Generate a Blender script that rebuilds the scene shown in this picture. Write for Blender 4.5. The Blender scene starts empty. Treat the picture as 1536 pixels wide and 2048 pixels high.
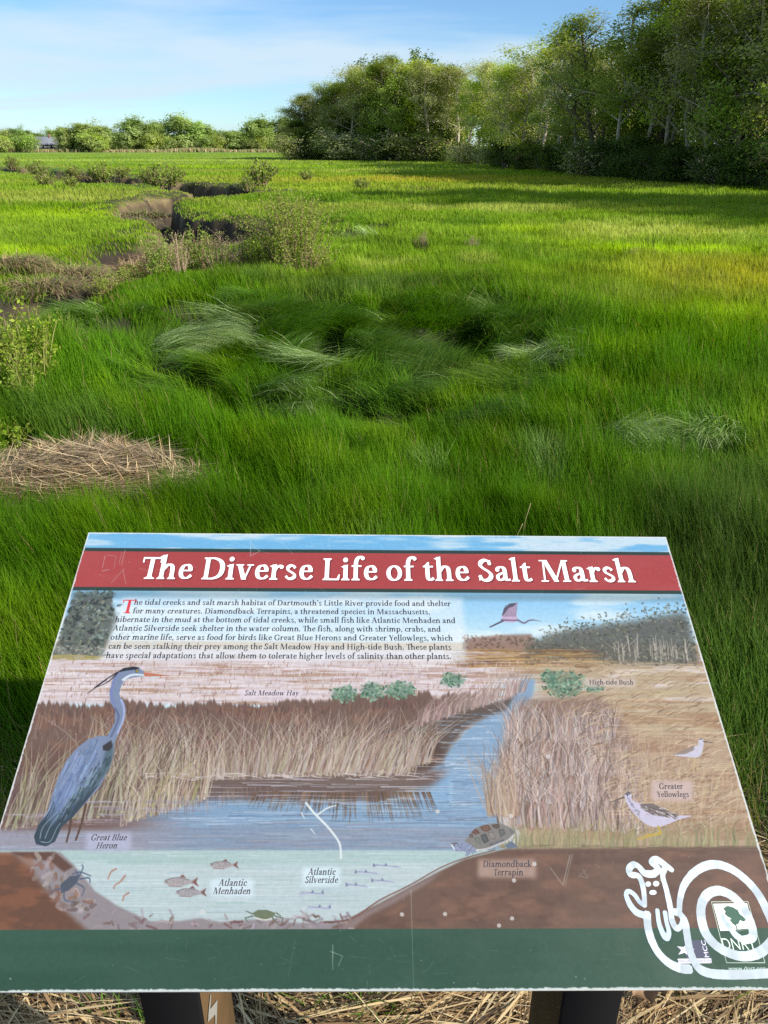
import bpy, math, random
import numpy as np
from mathutils import Matrix, Vector

# ------------------------------------------------------------------ camera, sky, sun, exposure
SC = bpy.context.scene
COL = SC.collection
R = math.radians
CAM_H = 1.62
F, CX, CY = 1538.0, 768.0, 1024.0
PITCH = math.atan((1024.0 - 291.0) / F)
cam_d = bpy.data.cameras.new("camera")
cam = bpy.data.objects.new("camera", cam_d)
COL.objects.link(cam)
cam.location = (0, 0, CAM_H)
cam.rotation_euler = (R(90) - PITCH, 0, 0)
cam_d.sensor_fit = 'VERTICAL'
cam_d.sensor_height = 34.6
cam_d.lens = 34.6 * F / 2048.0
cam_d.clip_start = 0.02
cam_d.clip_end = 4000
SC.camera = cam

SUN_AZ, SUN_EL = 119.0, 28.5          # degrees right of the view direction, degrees above the horizon
sun_d = bpy.data.lights.new("sun", 'SUN')
sun_d.energy = 5.0
sun_d.angle = R(0.55)
sun_d.color = (1.0, 0.93, 0.82)
sun = bpy.data.objects.new("sun", sun_d)
COL.objects.link(sun)
sdir = Vector((math.sin(R(SUN_AZ)) * math.cos(R(SUN_EL)), math.cos(R(SUN_AZ)) * math.cos(R(SUN_EL)), math.sin(R(SUN_EL))))
sun.rotation_euler = sdir.to_track_quat('Z', 'Y').to_euler()
sun.location = (30, 10, 30)

SC.view_settings.view_transform = 'Standard'
SC.view_settings.look = 'None'
SC.view_settings.gamma = 1
SC.view_settings.use_curve_mapping = False
SC.view_settings.exposure = 0.75
SC.cycles.max_bounces = 8
SC.cycles.diffuse_bounces = 4
SC.cycles.glossy_bounces = 2
SC.cycles.transmission_bounces = 4
SC.cycles.transparent_max_bounces = 16
SC.cycles.use_denoising = False
SC.render.use_persistent_data = False

world = bpy.data.worlds.new("World")
SC.world = world
world.use_nodes = True
wn, wl = world.node_tree.nodes, world.node_tree.links
wn.clear()
wout = wn.new('ShaderNodeOutputWorld')
wbg = wn.new('ShaderNodeBackground')
sky = wn.new('ShaderNodeTexSky')
sky.sky_type = 'NISHITA'
sky.sun_disc = False
sky.sun_elevation = R(SUN_EL)
sky.sun_rotation = R(SUN_AZ)
sky.air_density = 0.9
sky.dust_density = 0.15
sky.ozone_density = 3.0
wbg.inputs['Strength'].default_value = 0.10
# thin cirrus: stretched noise in the sky's own direction space
tc = wn.new('ShaderNodeTexCoord')
sep = wn.new('ShaderNodeSeparateXYZ')
wl.new(tc.outputs['Generated'], sep.inputs[0])
zadd = wn.new('ShaderNodeMath'); zadd.operation = 'ADD'; zadd.inputs[1].default_value = 0.22
wl.new(sep.outputs['Z'], zadd.inputs[0])
dx = wn.new('ShaderNodeMath'); dx.operation = 'DIVIDE'
dy = wn.new('ShaderNodeMath'); dy.operation = 'DIVIDE'
wl.new(sep.outputs['X'], dx.inputs[0]); wl.new(zadd.outputs[0], dx.inputs[1])
wl.new(sep.outputs['Y'], dy.inputs[0]); wl.new(zadd.outputs[0], dy.inputs[1])
cmb = wn.new('ShaderNodeCombineXYZ')
wl.new(dx.outputs[0], cmb.inputs['X']); wl.new(dy.outputs[0], cmb.inputs['Y'])
mp = wn.new('ShaderNodeMapping')
mp.inputs['Location'].default_value = (0.1, 0.95, 0)
mp.inputs['Rotation'].default_value = (0, 0, R(-38))
mp.inputs['Scale'].default_value = (0.45, 1.25, 1)
wl.new(cmb.outputs[0], mp.inputs['Vector'])
cn = wn.new('ShaderNodeTexNoise')
cn.inputs['Scale'].default_value = 1.1
cn.inputs['Detail'].default_value = 7
cn.inputs['Roughness'].default_value = 0.55
cn.inputs['Distortion'].default_value = 0.5
wl.new(mp.outputs[0], cn.inputs['Vector'])
cr = wn.new('ShaderNodeValToRGB')
cr.color_ramp.elements[0].position = 0.42
cr.color_ramp.elements[0].color = (0.05, 0.05, 0.05, 1)
cr.color_ramp.elements[1].position = 0.57
cr.color_ramp.elements[1].color = (0.85, 0.85, 0.85, 1)
wl.new(cn.outputs['Fac'], cr.inputs['Fac'])
cmix = wn.new('ShaderNodeMix'); cmix.data_type = 'RGBA'
cmix.inputs['B'].default_value = (4.1, 5.0, 5.7, 1)
wl.new(cr.outputs['Color'], cmix.inputs['Factor'])
stint = wn.new('ShaderNodeVectorMath'); stint.operation = 'MULTIPLY'
stint.inputs[1].default_value = (0.60, 0.77, 0.92)
wl.new(sky.outputs['Color'], stint.inputs[0])
wl.new(stint.outputs[0], cmix.inputs['A'])
wl.new(cmix.outputs['Result'], wbg.inputs['Color'])
wl.new(wbg.outputs[0], wout.inputs['Surface'])

# ------------------------------------------------------------------ helpers
RNG = np.random.default_rng(11)
random.seed(5)
CP, SP = math.cos(PITCH), math.sin(PITCH)


def ray(px, py):
    """world direction of a photograph pixel"""
    X, Y = (px - CX) / F, (py - CY) / F
    return np.array([X, CP - Y * SP, -(Y * CP + SP)])


def gpt(px, py, z=0.0):
    """where the ray of a photograph pixel meets the level z"""
    d = ray(px, py)
    t = (z - CAM_H) / d[2]
    return np.array([d[0] * t, d[1] * t])


def lin(c):
    c = np.asarray(c, float)
    if c.max() > 1.01:
        c = c / 255.0
    return np.where(c <= 0.04045, c / 12.92, ((c + 0.055) / 1.055) ** 2.4)


def hash2(ix, iy, seed):
    n = (ix.astype(np.int64) * 374761393 + iy.astype(np.int64) * 668265263 + seed * 1442695041) & 0xffffffff
    n = ((n ^ (n >> 13)) * 1274126177) & 0xffffffff
    return ((n ^ (n >> 16)) & 0xffff) / 65535.0


def vnoise(x, y, seed=0):
    x = np.asarray(x, float); y = np.asarray(y, float)
    ix, iy = np.floor(x), np.floor(y)
    fx, fy = x - ix, y - iy
    fx = fx * fx * (3 - 2 * fx); fy = fy * fy * (3 - 2 * fy)
    a = hash2(ix, iy, seed); b = hash2(ix + 1, iy, seed)
    c = hash2(ix, iy + 1, seed); d = hash2(ix + 1, iy + 1, seed)
    return (a * (1 - fx) + b * fx) * (1 - fy) + (c * (1 - fx) + d * fx) * fy


def fbm(x, y, seed=0, octv=3):
    s, a, t = 0, 1.0, 0
    for k in range(octv):
        s = s + a * vnoise(x * 2 ** k + 13.7 * k, y * 2 ** k - 7.1 * k, seed + k)
        t += a; a *= 0.5
    return s / t


def sstep(a, b, x):
    t = np.clip((x - a) / (b - a), 0, 1)
    return t * t * (3 - 2 * t)


def np_mesh(name, V, quads=None, tris=None, col=None, smooth=False):
    me = bpy.data.meshes.new(name)
    V = np.asarray(V, np.float32)
    q = np.zeros((0, 4), np.int32) if quads is None else np.asarray(quads, np.int32)
    t = np.zeros((0, 3), np.int32) if tris is None else np.asarray(tris, np.int32)
    me.vertices.add(len(V)); me.vertices.foreach_set('co', V.ravel())
    idx = np.concatenate([q.ravel(), t.ravel()]).astype(np.int32)
    tot = np.concatenate([np.full(len(q), 4), np.full(len(t), 3)]).astype(np.int32)
    st = np.concatenate([[0], np.cumsum(tot)[:-1]]).astype(np.int32) if len(tot) else np.zeros(0, np.int32)
    me.loops.add(len(idx)); me.loops.foreach_set('vertex_index', idx)
    me.polygons.add(len(tot)); me.polygons.foreach_set('loop_start', st)
    me.polygons.foreach_set('loop_total', tot)
    if smooth:
        me.polygons.foreach_set('use_smooth', np.ones(len(tot), bool))
    if col is not None:
        c = np.asarray(col, np.float32)
        if c.shape[1] == 3:
            c = np.concatenate([c, np.ones((len(c), 1), np.float32)], 1)
        at = me.color_attributes.new('Col', 'FLOAT_COLOR', 'POINT')
        at.data.foreach_set('color', c.ravel())
    me.update(calc_edges=True)
    me.validate()
    return me


def link(name, me, mat=None, parent=None):
    o = bpy.data.objects.new(name, me)
    COL.objects.link(o)
    if mat is not None and me is not None and len(me.materials) == 0:
        me.materials.append(mat)
    if parent is not None:
        o.parent = parent
    return o


def tag(o, label, cat, group=None, kind=None):
    o['label'] = label
    o['category'] = cat
    if group: o['group'] = group
    if kind: o['kind'] = kind
    return o


def empty(name, loc, label, cat, group=None, rz=0, s=1):
    o = bpy.data.objects.new(name, None)
    COL.objects.link(o)
    o.location = loc; o.rotation_euler = (0, 0, rz); o.scale = (s, s, s) if np.isscalar(s) else s
    o.empty_display_size = 0.1
    return tag(o, label, cat, group)


def copy_tree(o, parent=None):
    c = o.copy(); COL.objects.link(c)
    if parent is not None:
        c.parent = parent
    for ch in list(o.children):
        copy_tree(ch, c)
    return c


class MB:
    """collects tubes and boxes into one mesh"""
    def __init__(s):
        s.v, s.q, s.t, s.c, s.n = [], [], [], [], 0

    def add(s, V, Q=None, T=None, col=(1, 1, 1)):
        V = np.asarray(V, float)
        s.v.append(V)
        if Q is not None and len(Q): s.q.append(np.asarray(Q) + s.n)
        if T is not None and len(T): s.t.append(np.asarray(T) + s.n)
        c = np.asarray(col, float)
        s.c.append(np.tile(c, (len(V), 1)) if c.ndim == 1 else c)
        s.n += len(V)

    def tube(s, pts, rad, sides=6, col=(1, 1, 1), cap=True):
        P = np.asarray(pts, float); n = len(P)
        rad = np.broadcast_to(np.asarray(rad, float), (n,))
        d = np.gradient(P, axis=0); d /= np.linalg.norm(d, axis=1)[:, None] + 1e-12
        ref = np.array([0.31, 0.17, 0.93]) if abs(d[0] @ np.array([0.31, 0.17, 0.93])) < 0.9 else np.array([1.0, 0, 0])
        a = np.cross(d, ref); a /= np.linalg.norm(a, axis=1)[:, None] + 1e-12
        b = np.cross(d, a)
        th = np.arange(sides) * 2 * np.pi / sides
        V = P[:, None, :] + rad[:, None, None] * (np.cos(th)[None, :, None] * a[:, None, :] + np.sin(th)[None, :, None] * b[:, None, :])
        i = np.arange(n - 1)[:, None] * sides; k = np.arange(sides)[None, :]; k2 = (k + 1) % sides
        Q = np.stack([i + k, i + k2, i + sides + k2, i + sides + k], -1).reshape(-1, 4)
        V = V.reshape(-1, 3); T = []
        if cap:
            V = np.concatenate([V, P[-1:], P[:1]]); e = n * sides
            T = [(e, (n - 1) * sides + j, (n - 1) * sides + (j + 1) % sides) for j in range(sides)]
            T += [(e + 1, (j + 1) % sides, j) for j in range(sides)]
        s.add(V, Q, T, col)

    def box(s, lo, hi, col=(1, 1, 1), bev=0.0):
        lo = np.asarray(lo, float); hi = np.asarray(hi, float)
        x0, y0, z0 = lo; x1, y1, z1 = hi
        if bev <= 0:
            V = [(x0, y0, z0), (x1, y0, z0), (x1, y1, z0), (x0, y1, z0), (x0, y0, z1), (x1, y0, z1), (x1, y1, z1), (x0, y1, z1)]
            Q = [(0, 3, 2, 1), (4, 5, 6, 7), (0, 1, 5, 4), (1, 2, 6, 5), (2, 3, 7, 6), (3, 0, 4, 7)]
            s.add(V, Q, None, col); return
        # chamfered box: an octagon prism along z with chamfered ends
        b = bev
        def ring(z, i):
            return [(x0 + b + i, y0 + i, z), (x1 - b - i, y0 + i, z), (x1 - i, y0 + b + i, z), (x1 - i, y1 - b - i, z),
                    (x1 - b - i, y1 - i, z), (x0 + b + i, y1 - i, z), (x0 + i, y1 - b - i, z), (x0 + i, y0 + b + i, z)]
        V = ring(z0, b * .6) + ring(z0 + b, 0) + ring(z1 - b, 0) + ring(z1, b * .6)
        Q = [(r * 8 + k, r * 8 + (k + 1) % 8, r * 8 + 8 + (k + 1) % 8, r * 8 + 8 + k) for r in range(3) for k in range(8)]
        Q += [(7, 2, 1, 0), (7, 6, 3, 2), (6, 5, 4, 3), (24, 25, 26, 31), (31, 26, 27, 30), (30, 27, 28, 29)]
        s.add(V, Q, None, col)

    def mesh(s, name, smooth=False):
        V = np.concatenate(s.v) if s.v else np.zeros((0, 3))
        Q = np.concatenate(s.q) if s.q else None
        T = np.concatenate(s.t) if s.t else None
        return np_mesh(name, V, Q, T, np.concatenate(s.c), smooth)

    def build(s, name, mat, parent=None, smooth=False):
        return link(name, s.mesh(name, smooth), mat, parent)


def new_mat(name):
    m = bpy.data.materials.new(name); m.use_nodes = True
    nt = m.node_tree; nt.nodes.clear()
    out = nt.nodes.new('ShaderNodeOutputMaterial')
    return m, nt, nt.nodes, nt.links, out


def attr_col(N, L, vary=0.0, objvary=0.0, hue=0.0, scale=30, coord='Object'):
    """vertex colour 'Col' with noise and per-object variation"""
    a = N.new('ShaderNodeAttribute'); a.attribute_name = 'Col'
    c = a.outputs['Color']
    if vary > 0:
        t = N.new('ShaderNodeTexCoord'); n = N.new('ShaderNodeTexNoise')
        n.inputs['Scale'].default_value = scale; n.inputs['Detail'].default_value = 4
        L.new(t.outputs[coord], n.inputs['Vector'])
        mr = N.new('ShaderNodeMapRange'); mr.inputs['To Min'].default_value = 1 - vary; mr.inputs['To Max'].default_value = 1 + vary
        mr.inputs['From Min'].default_value = 0.25; mr.inputs['From Max'].default_value = 0.75
        L.new(n.outputs['Fac'], mr.inputs['Value'])
        mx = N.new('ShaderNodeVectorMath'); mx.operation = 'SCALE'
        L.new(c, mx.inputs[0]); L.new(mr.outputs[0], mx.inputs['Scale'])
        c = mx.outputs[0]
    if objvary > 0:
        oi = N.new('ShaderNodeObjectInfo')
        hs = N.new('ShaderNodeHueSaturation')
        mr = N.new('ShaderNodeMapRange'); mr.inputs['To Min'].default_value = 1 - objvary; mr.inputs['To Max'].default_value = 1 + objvary
        L.new(oi.outputs['Random'], mr.inputs['Value']); L.new(mr.outputs[0], hs.inputs['Value'])
        m2 = N.new('ShaderNodeMath'); m2.operation = 'MULTIPLY_ADD'; m2.inputs[1].default_value = 7.13; m2.inputs[2].default_value = 0
        m3 = N.new('ShaderNodeMath'); m3.operation = 'FRACT'
        L.new(oi.outputs['Random'], m2.inputs[0]); L.new(m2.outputs[0], m3.inputs[0])
        mr2 = N.new('ShaderNodeMapRange'); mr2.inputs['To Min'].default_value = 0.5 - hue; mr2.inputs['To Max'].default_value = 0.5 + hue
        L.new(m3.outputs[0], mr2.inputs['Value']); L.new(mr2.outputs[0], hs.inputs['Hue'])
        L.new(c, hs.inputs['Color']); c = hs.outputs['Color']
    return c


def leaf_mat(name, trans=0.4, rough=0.5, spec=0.3, objvary=0.0, hue=0.0, tint=(1.25, 1.2, 0.6), gain=1.0):
    m, nt, N, L, out = new_mat(name)
    c = attr_col(N, L, 0, objvary, hue)
    if gain != 1.0:
        g = N.new('ShaderNodeVectorMath'); g.operation = 'SCALE'; g.inputs['Scale'].default_value = gain
        L.new(c, g.inputs[0]); c = g.outputs[0]
    p = N.new('ShaderNodeBsdfPrincipled')
    p.inputs['Roughness'].default_value = rough
    p.inputs['Specular IOR Level'].default_value = spec
    L.new(c, p.inputs['Base Color'])
    tr = N.new('ShaderNodeBsdfTranslucent')
    tm = N.new('ShaderNodeVectorMath'); tm.operation = 'MULTIPLY'; tm.inputs[1].default_value = tint
    L.new(c, tm.inputs[0]); L.new(tm.outputs[0], tr.inputs['Color'])
    mx = N.new('ShaderNodeMixShader'); mx.inputs[0].default_value = trans
    L.new(p.outputs[0], mx.inputs[1]); L.new(tr.outputs[0], mx.inputs[2]); L.new(mx.outputs[0], out.inputs['Surface'])
    return m


def plain_mat(name, rough=0.8, spec=0.2, vary=0.25, scale=30, objvary=0.0, bump=0.0, bscale=60, metallic=0):
    m, nt, N, L, out = new_mat(name)
    c = attr_col(N, L, vary, objvary, 0.0, scale)
    p = N.new('ShaderNodeBsdfPrincipled')
    p.inputs['Roughness'].default_value = rough; p.inputs['Specular IOR Level'].default_value = spec
    p.inputs['Metallic'].default_value = metallic
    L.new(c, p.inputs['Base Color'])
    if bump > 0:
        t = N.new('ShaderNodeTexCoord'); n = N.new('ShaderNodeTexNoise'); n.inputs['Scale'].default_value = bscale; n.inputs['Detail'].default_value = 5
        L.new(t.outputs['Object'], n.inputs['Vector'])
        b = N.new('ShaderNodeBump'); b.inputs['Strength'].default_value = bump; b.inputs['Distance'].default_value = 0.02
        L.new(n.outputs['Fac'], b.inputs['Height']); L.new(b.outputs[0], p.inputs['Normal'])
    L.new(p.outputs[0], out.inputs['Surface'])
    return m


M_GRASS = leaf_mat('marsh_grass', 0.42, 0.6, 0.10, tint=(1.2, 1.28, 0.42))
M_LEAF = leaf_mat('tree_leaf', 0.5, 0.7, 0.08, objvary=0.2, hue=0.016, tint=(1.35, 1.3, .6), gain=1.2)
M_SHRUB = leaf_mat('shrub_leaf', 0.42, 0.65, 0.06, objvary=0.12, hue=0.01)
M_BARK = plain_mat('bark', 0.9, 0.1, 0.35, 6, objvary=0.25)
M_STRAW = leaf_mat('dry_straw', 0.12, 0.6, 0.3, objvary=0.1, tint=(1.1, 1.0, 0.8))
M_MUD = plain_mat('marsh_soil', 0.75, 0.35, 0.3, 3.0, bump=0.6, bscale=14)
_p = [n for n in M_MUD.node_tree.nodes if n.type == 'BSDF_PRINCIPLED'][0]
_a = M_MUD.node_tree.nodes.new('ShaderNodeAttribute'); _a.attribute_name = 'Col'      # alpha holds how wet the mud is
_m = M_MUD.node_tree.nodes.new('ShaderNodeMapRange'); _m.inputs['To Min'].default_value = 0.85; _m.inputs['To Max'].default_value = 0.28
M_MUD.node_tree.links.new(_a.outputs['Alpha'], _m.inputs['Value']); M_MUD.node_tree.links.new(_m.outputs[0], _p.inputs['Roughness'])

# ------------------------------------------------------------------ the marsh floor and the tidal creek
CREEK_PX = [(-420, 760), (-220, 690), (-30, 640), (120, 585), (270, 520), (380, 480), (448, 462), (440, 453), (370, 444), (320, 433),
            (290, 418), (330, 402), (400, 390), (450, 384), (430, 379), (370, 372), (300, 367), (240, 363), (150, 349), (30, 338), (-150, 330)]
CREEK = np.array([gpt(*p) for p in CREEK_PX])
CREEK_W = np.array([1.0, 1.0, 0.95, 0.6, 0.5, 0.9, 1.3, 1.2, .95, .75, .65, .7, 1.0, 1.6, 1.6, 1.4, 1.8, 2.2, 2.0, 1.8, 1.8])


def smooth_path(P, n=8):
    P = np.asarray(P, float); out = []
    E = np.concatenate([P[:1], P, P[-1:]])
    for i in range(1, len(E) - 2):
        p0, p1, p2, p3 = E[i - 1], E[i], E[i + 1], E[i + 2]
        for t in np.arange(n) / n:
            out.append(0.5 * ((2 * p1) + (-p0 + p2) * t + (2 * p0 - 5 * p1 + 4 * p2 - p3) * t ** 2 + (-p0 + 3 * p1 - 3 * p2 + p3) * t ** 3))
    out.append(P[-1])
    return np.array(out)


_cp = smooth_path(np.column_stack([CREEK, CREEK_W]), 5)


def creek_d(x, y):
    """signed distance outside (+) / inside (-) the creek's edge, normalised by nothing"""
    best = np.full(np.shape(x), 1e9)
    wob = (vnoise(x * 0.9, y * 0.9, 4) - 0.5) * 0.7 + (vnoise(x * 1.9, y * 1.9, 5) - 0.5) * 0.5 + (vnoise(x * 5, y * 5, 6) - 0.5) * 0.16
    for a, b in zip(_cp[:-1], _cp[1:]):
        dx, dy = b[0] - a[0], b[1] - a[1]; ll = dx * dx + dy * dy + 1e-9
        t = np.clip(((x - a[0]) * dx + (y - a[1]) * dy) / ll, 0, 1)
        d = np.hypot(x - a[0] - t * dx, y - a[1] - t * dy) - (a[2] + t * (b[2] - a[2]))
        best = np.minimum(best, d)
    return best + wob * np.clip(1 + 0 * x, 0, 1)


SWIRL_C = gpt(660, 690)


def swirl_w(x, y):
    """where the hay lies down in cowlicks"""
    ex = (x - SWIRL_C[0] + 0.1) / 2.3; ey = (y - SWIRL_C[1]) / 2.1
    w = sstep(1.15, 0.55, np.hypot(ex, ey) + (fbm(x * 0.9, y * 0.9, 21) - 0.5) * 0.9)
    return w


HOLLOW = [  # dark hollows among the cowlicks: photo centre and half size
    (410, 606, 115, 20, .30), (575, 625, 62, 22, .26), (225, 660, 55, 26, .28), (420, 768, 48, 20, .30), (320, 742, 70, 12, .18), (640, 692, 62, 22, .30), (855, 685, 60, 16, .28), (900, 662, 42, 9, .22), (985, 712, 85, 20, .28),
    (760, 742, 110, 12, .22), (700, 778, 70, 12, .24), (1090, 748, 60, 12, .26), (880, 740, 90, 10, .18), (260, 905, 70, 26, .26), (330, 965, 60, 30, .26), (40, 880, 50, 30, .22), (1290, 705, 50, 14, .16), (470, 705, 80, 9, .16), (1040, 690, 30, 12, .2),
    (1000, 1035, 40, 16, .2), (260, 1035, 60, 14, .16), (1420, 900, 60, 16, .16), (700, 455, 40, 8, .2), (760, 445, 50, 8, .25), (660, 440, 40, 8, .2), (1320, 522, 40, 6, .15), (1250, 518, 22, 8, .2), (845, 495, 26, 9, .2)]
MATS = [[(300, 600), (400, 586), (520, 598)], [(550, 602), (600, 606), (650, 625)], [(290, 655), (400, 640), (495, 652)], [(320, 690), (400, 682), (480, 695)], [(330, 738), (400, 722), (470, 738)], [(575, 700), (640, 672), (725, 682)],
        [(585, 712), (650, 722), (720, 706)], [(795, 692), (860, 668), (930, 664)], [(830, 716), (900, 722), (1060, 742)], [(690, 742), (760, 756), (830, 752)], [(640, 762), (720, 768), (800, 786)], [(955, 690), (1010, 698), (1065, 720)],
        [(1000, 726), (1080, 738), (1150, 750)], [(495, 770), (560, 762), (610, 782)], [(235, 698), (300, 738), (400, 758)], [(820, 786), (900, 796), (980, 790)], [(95, 640), (160, 622), (240, 640)], [(1200, 826), (1250, 838), (1300, 866)], [(1390, 866), (1430, 842), (1465, 836)],
        [(1060, 690), (1095, 676), (1140, 688)], [(650, 640), (720, 632), (790, 648)], [(870, 640), (950, 632), (1010, 645)], [(660, 452), (710, 446), (760, 460)]]
HOLLOW += [(m[1][0], max(p[1] for p in m) + 14, abs(m[2][0] - m[0][0]) * .42, 9, .27) for m in MATS[:17]]
_hol = []
for (px, py, ax, ay, s) in HOLLOW:
    c = gpt(px, py, 0.1); e = gpt(px + ax, py, 0.1); t = gpt(px, py - ay, 0.1); b = gpt(px, py + ay, 0.1)
    _hol.append((c[0], c[1], abs(e[0] - c[0]) * .85, abs(t[1] - b[1]) / 2 * .85, s * 1.1))


def hollow_w(x, y):
    w = swirl_w(x, y) * sstep(.51, .58, fbm(x * 1.5 + 2, y * 1.5, 67, 2)) * .95; nx = (fbm(x * 1.9, y * 1.9, 66) - 0.5) * 0.9
    for (cx, cy, a, b, s) in _hol:
        near = (np.abs(x - cx) < 1.7 * a) & (np.abs(y - cy) < 1.7 * b)
        if near.any():
            w[near] = np.maximum(w[near], s / .3 * sstep(1.1, 0.65, np.hypot((x[near] - cx) / a, (y[near] - cy) / b) + nx[near]))
    return w


def ridge(x, y):
    u = x + 0.35 * (fbm(x * 1.1, y * 1.1, 31) - 0.5); v = y + 0.8 * (fbm(x * 0.8 + 4, y * 0.8, 32) - 0.5)
    n = fbm(u * 0.95, v * 1.9, 33, 3)
    return 1 - np.abs(n - 0.5) * 4.0


def ground_z(x, y, cd=None):
    r = np.hypot(x, y)
    cd = creek_d(x, y) if cd is None else cd
    z = (fbm(x * 0.55, y * 0.55, 3) - 0.5) * 0.16 * sstep(1.6, 3.0, r) * sstep(160, 60, r)
    z = z + (fbm(x * 2.1, y * 2.1, 8, 2) - 0.5) * 0.05 * sstep(40, 15, r)
    z = z + swirl_w(x, y) * (0.16 * np.clip(ridge(x, y), -0.6, 1) - 0.03)
    z = z - 0.42 * hollow_w(x, y)
    depth = 1.1 * sstep(0.08, -0.30, cd) + 0.12 * sstep(0.6, 0.0, cd)
    lip = 0.07 * np.exp(-((cd - 0.5) / 0.35) ** 2)
    return z - depth + lip * sstep(70, 30, r)


# polar sheet: fine wedge in front, coarse behind, out to the horizon
_st = np.concatenate([np.full(175, .0131), np.full(270, .0058), np.full(255, .0131)])
rr = np.concatenate([np.linspace(0.15, 1.2, 12), 1.2 * np.exp(np.cumsum(_st))])
rr = rr[rr < 1050]
rr = np.concatenate([rr, [1400, 1900, 2600]])
aa = np.concatenate([np.radians(np.arange(-180, -50, 6.0)), np.radians(np.arange(-50, 50.01, 0.23)), np.radians(np.arange(54, 180, 6.0))])
A, RR_ = np.meshgrid(aa, rr)
GX, GY = np.sin(A) * RR_, np.cos(A) * RR_
gcd = creek_d(GX.ravel(), GY.ravel()).reshape(GX.shape)
GZ = ground_z(GX, GY, gcd)


L_BR, L_PO, L_DK, L_OC = (150, 180, 18), (164, 174, 84), (80, 116, 26), (178, 160, 66)
BANDS = [(1040, 452, 110, 6, L_BR, .9), (1330, 496, 230, 8, L_BR, .9), (1180, 476, 160, 7, L_BR, .5), (1300, 456, 260, 22, L_PO, .85), (1000, 412, 200, 8, L_PO, .8), (940, 436, 70, 8, L_DK, .8), (1110, 520, 140, 14, L_DK, .6),
         (780, 520, 90, 9, L_PO, .7), (960, 520, 60, 7, L_PO, .6), (1000, 495, 90, 10, L_DK, .6), (860, 352, 170, 4, L_OC, .6), (760, 340, 200, 3, L_PO, .6), (150, 420, 160, 18, L_BR, .5), (60, 500, 120, 16, L_BR, .6), (90, 395, 140, 6, L_PO, .5),
         (420, 330, 300, 3, L_BR, .5), (300, 318, 380, 2, L_PO, .5), (620, 390, 160, 8, L_DK, .6), (700, 430, 60, 18, L_DK, .6), (560, 372, 200, 4, L_BR, .5), (1400, 620, 220, 26, L_BR, .4), (1250, 600, 160, 12, L_PO, .35), (700, 545, 200, 10, L_BR, .35)]


def zone_col(x, y):
    """the hay's own colour across the marsh (linear)"""
    r = np.hypot(x, y)
    deep = lin((72, 112, 10)); mid = lin((98, 130, 20)); lime = lin((116, 144, 38)); pale = lin((136, 146, 62)); gold = lin((176, 166, 56)); blue = lin((76, 98, 46))
    n1 = fbm(x * 0.35, y * 0.35, 41); n2 = fbm(x * 0.12, y * 0.12, 42); n3 = fbm(x * 1.6, y * 1.6, 43)
    w = sstep(5.5, 13, r + (n1 - 0.5) * 5)[..., None]
    c = deep * (1 - w) + mid * w
    w = (sstep(9, 17, r + (n1 - 0.5) * 7) * sstep(0.35, 0.62, n2 + 0.12))[..., None]
    c = c * (1 - w) + lime * w
    w = (sstep(0.52, 0.72, fbm(x * 0.10 + 9, y * 0.22, 44)) * sstep(12, 18, r) * 0.7)[..., None]
    c = c * (1 - w) + pale * w
    g1 = gpt(1560, 545, 0.2); g2 = gpt(870, 353, 0.2); g3 = gpt(1080, 410, 0.2)
    w = np.exp(-(((x - g1[0]) / 1.9) ** 2 + ((y - g1[1]) / 2.2) ** 2))[..., None] * 0.7
    c = c * (1 - w) + gold * w
    w = np.exp(-(((x - g2[0]) / 9.0) ** 2 + ((y - g2[1]) / 5.0) ** 2))[..., None] * 0.6
    c = c * (1 - w) + gold * w
    w = (sstep(0.55, 0.75, fbm(x * 0.5 + 3, y * 0.5, 46)) * 0.7 * sstep(20, 8, r))[..., None]
    c = c * (1 - w) + blue * w
    for (px, py, ax, ay, rgb, s) in BANDS:
        q = gpt(px, py, .15); e = gpt(px + ax, py, .15); t = gpt(px, py - ay, .15); b = gpt(px, py + ay, .15)
        a_, b_ = abs(e[0] - q[0]), abs(t[1] - b[1]) / 2
        m = (np.abs(x - q[0]) < 1.9 * a_) & (np.abs(y - q[1]) < 1.9 * b_)
        if m.any():
            w = (s * sstep(1.25, .35, np.hypot((x[m] - q[0]) / a_, (y[m] - q[1]) / b_) + (fbm(x[m] * 6 / a_, y[m] * 3 / b_, 47) - .5) * .8))[..., None]
            c[m] = c[m] * (1 - w) + lin(rgb) * w
    n4 = fbm(x * 2.6 + 5, y * 2.6, 48, 2)
    wy = (sstep(.5, .75, n4) * sstep(16, 6, r) * .55)[..., None]
    c = c * (1 - wy) + lin((104, 132, 14)) * wy
    am = .9 - .55 * sstep(8, 20, r)
    return c * (1.0 + am * (n3 - .5) + .0 * sstep(10, 20, r))[..., None]


gc = zone_col(GX, GY)
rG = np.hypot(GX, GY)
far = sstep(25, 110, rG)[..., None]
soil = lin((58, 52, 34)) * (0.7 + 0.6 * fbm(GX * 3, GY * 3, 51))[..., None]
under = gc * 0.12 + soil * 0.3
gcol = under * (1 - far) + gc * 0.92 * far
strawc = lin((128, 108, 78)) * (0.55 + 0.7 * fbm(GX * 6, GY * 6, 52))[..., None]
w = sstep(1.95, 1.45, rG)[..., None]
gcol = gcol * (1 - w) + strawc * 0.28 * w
mud = lin((46, 37, 31)) * (0.55 + 0.8 * fbm(GX * 2.4, GY * 2.4 + GZ * 6, 53))[..., None]
w = sstep(0.24, 0.06, gcd)[..., None]
gcol = gcol * (1 - w) + mud * w
bank = lin((128, 112, 78)) * (0.6 + 0.7 * fbm(GX * 4, GY * 4, 54))[..., None]
w = (np.exp(-((gcd - 0.16) / 0.16) ** 2) * sstep(0.35, 0.6, fbm(GX * 0.8, GY * 0.8, 55)))[..., None]
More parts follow.
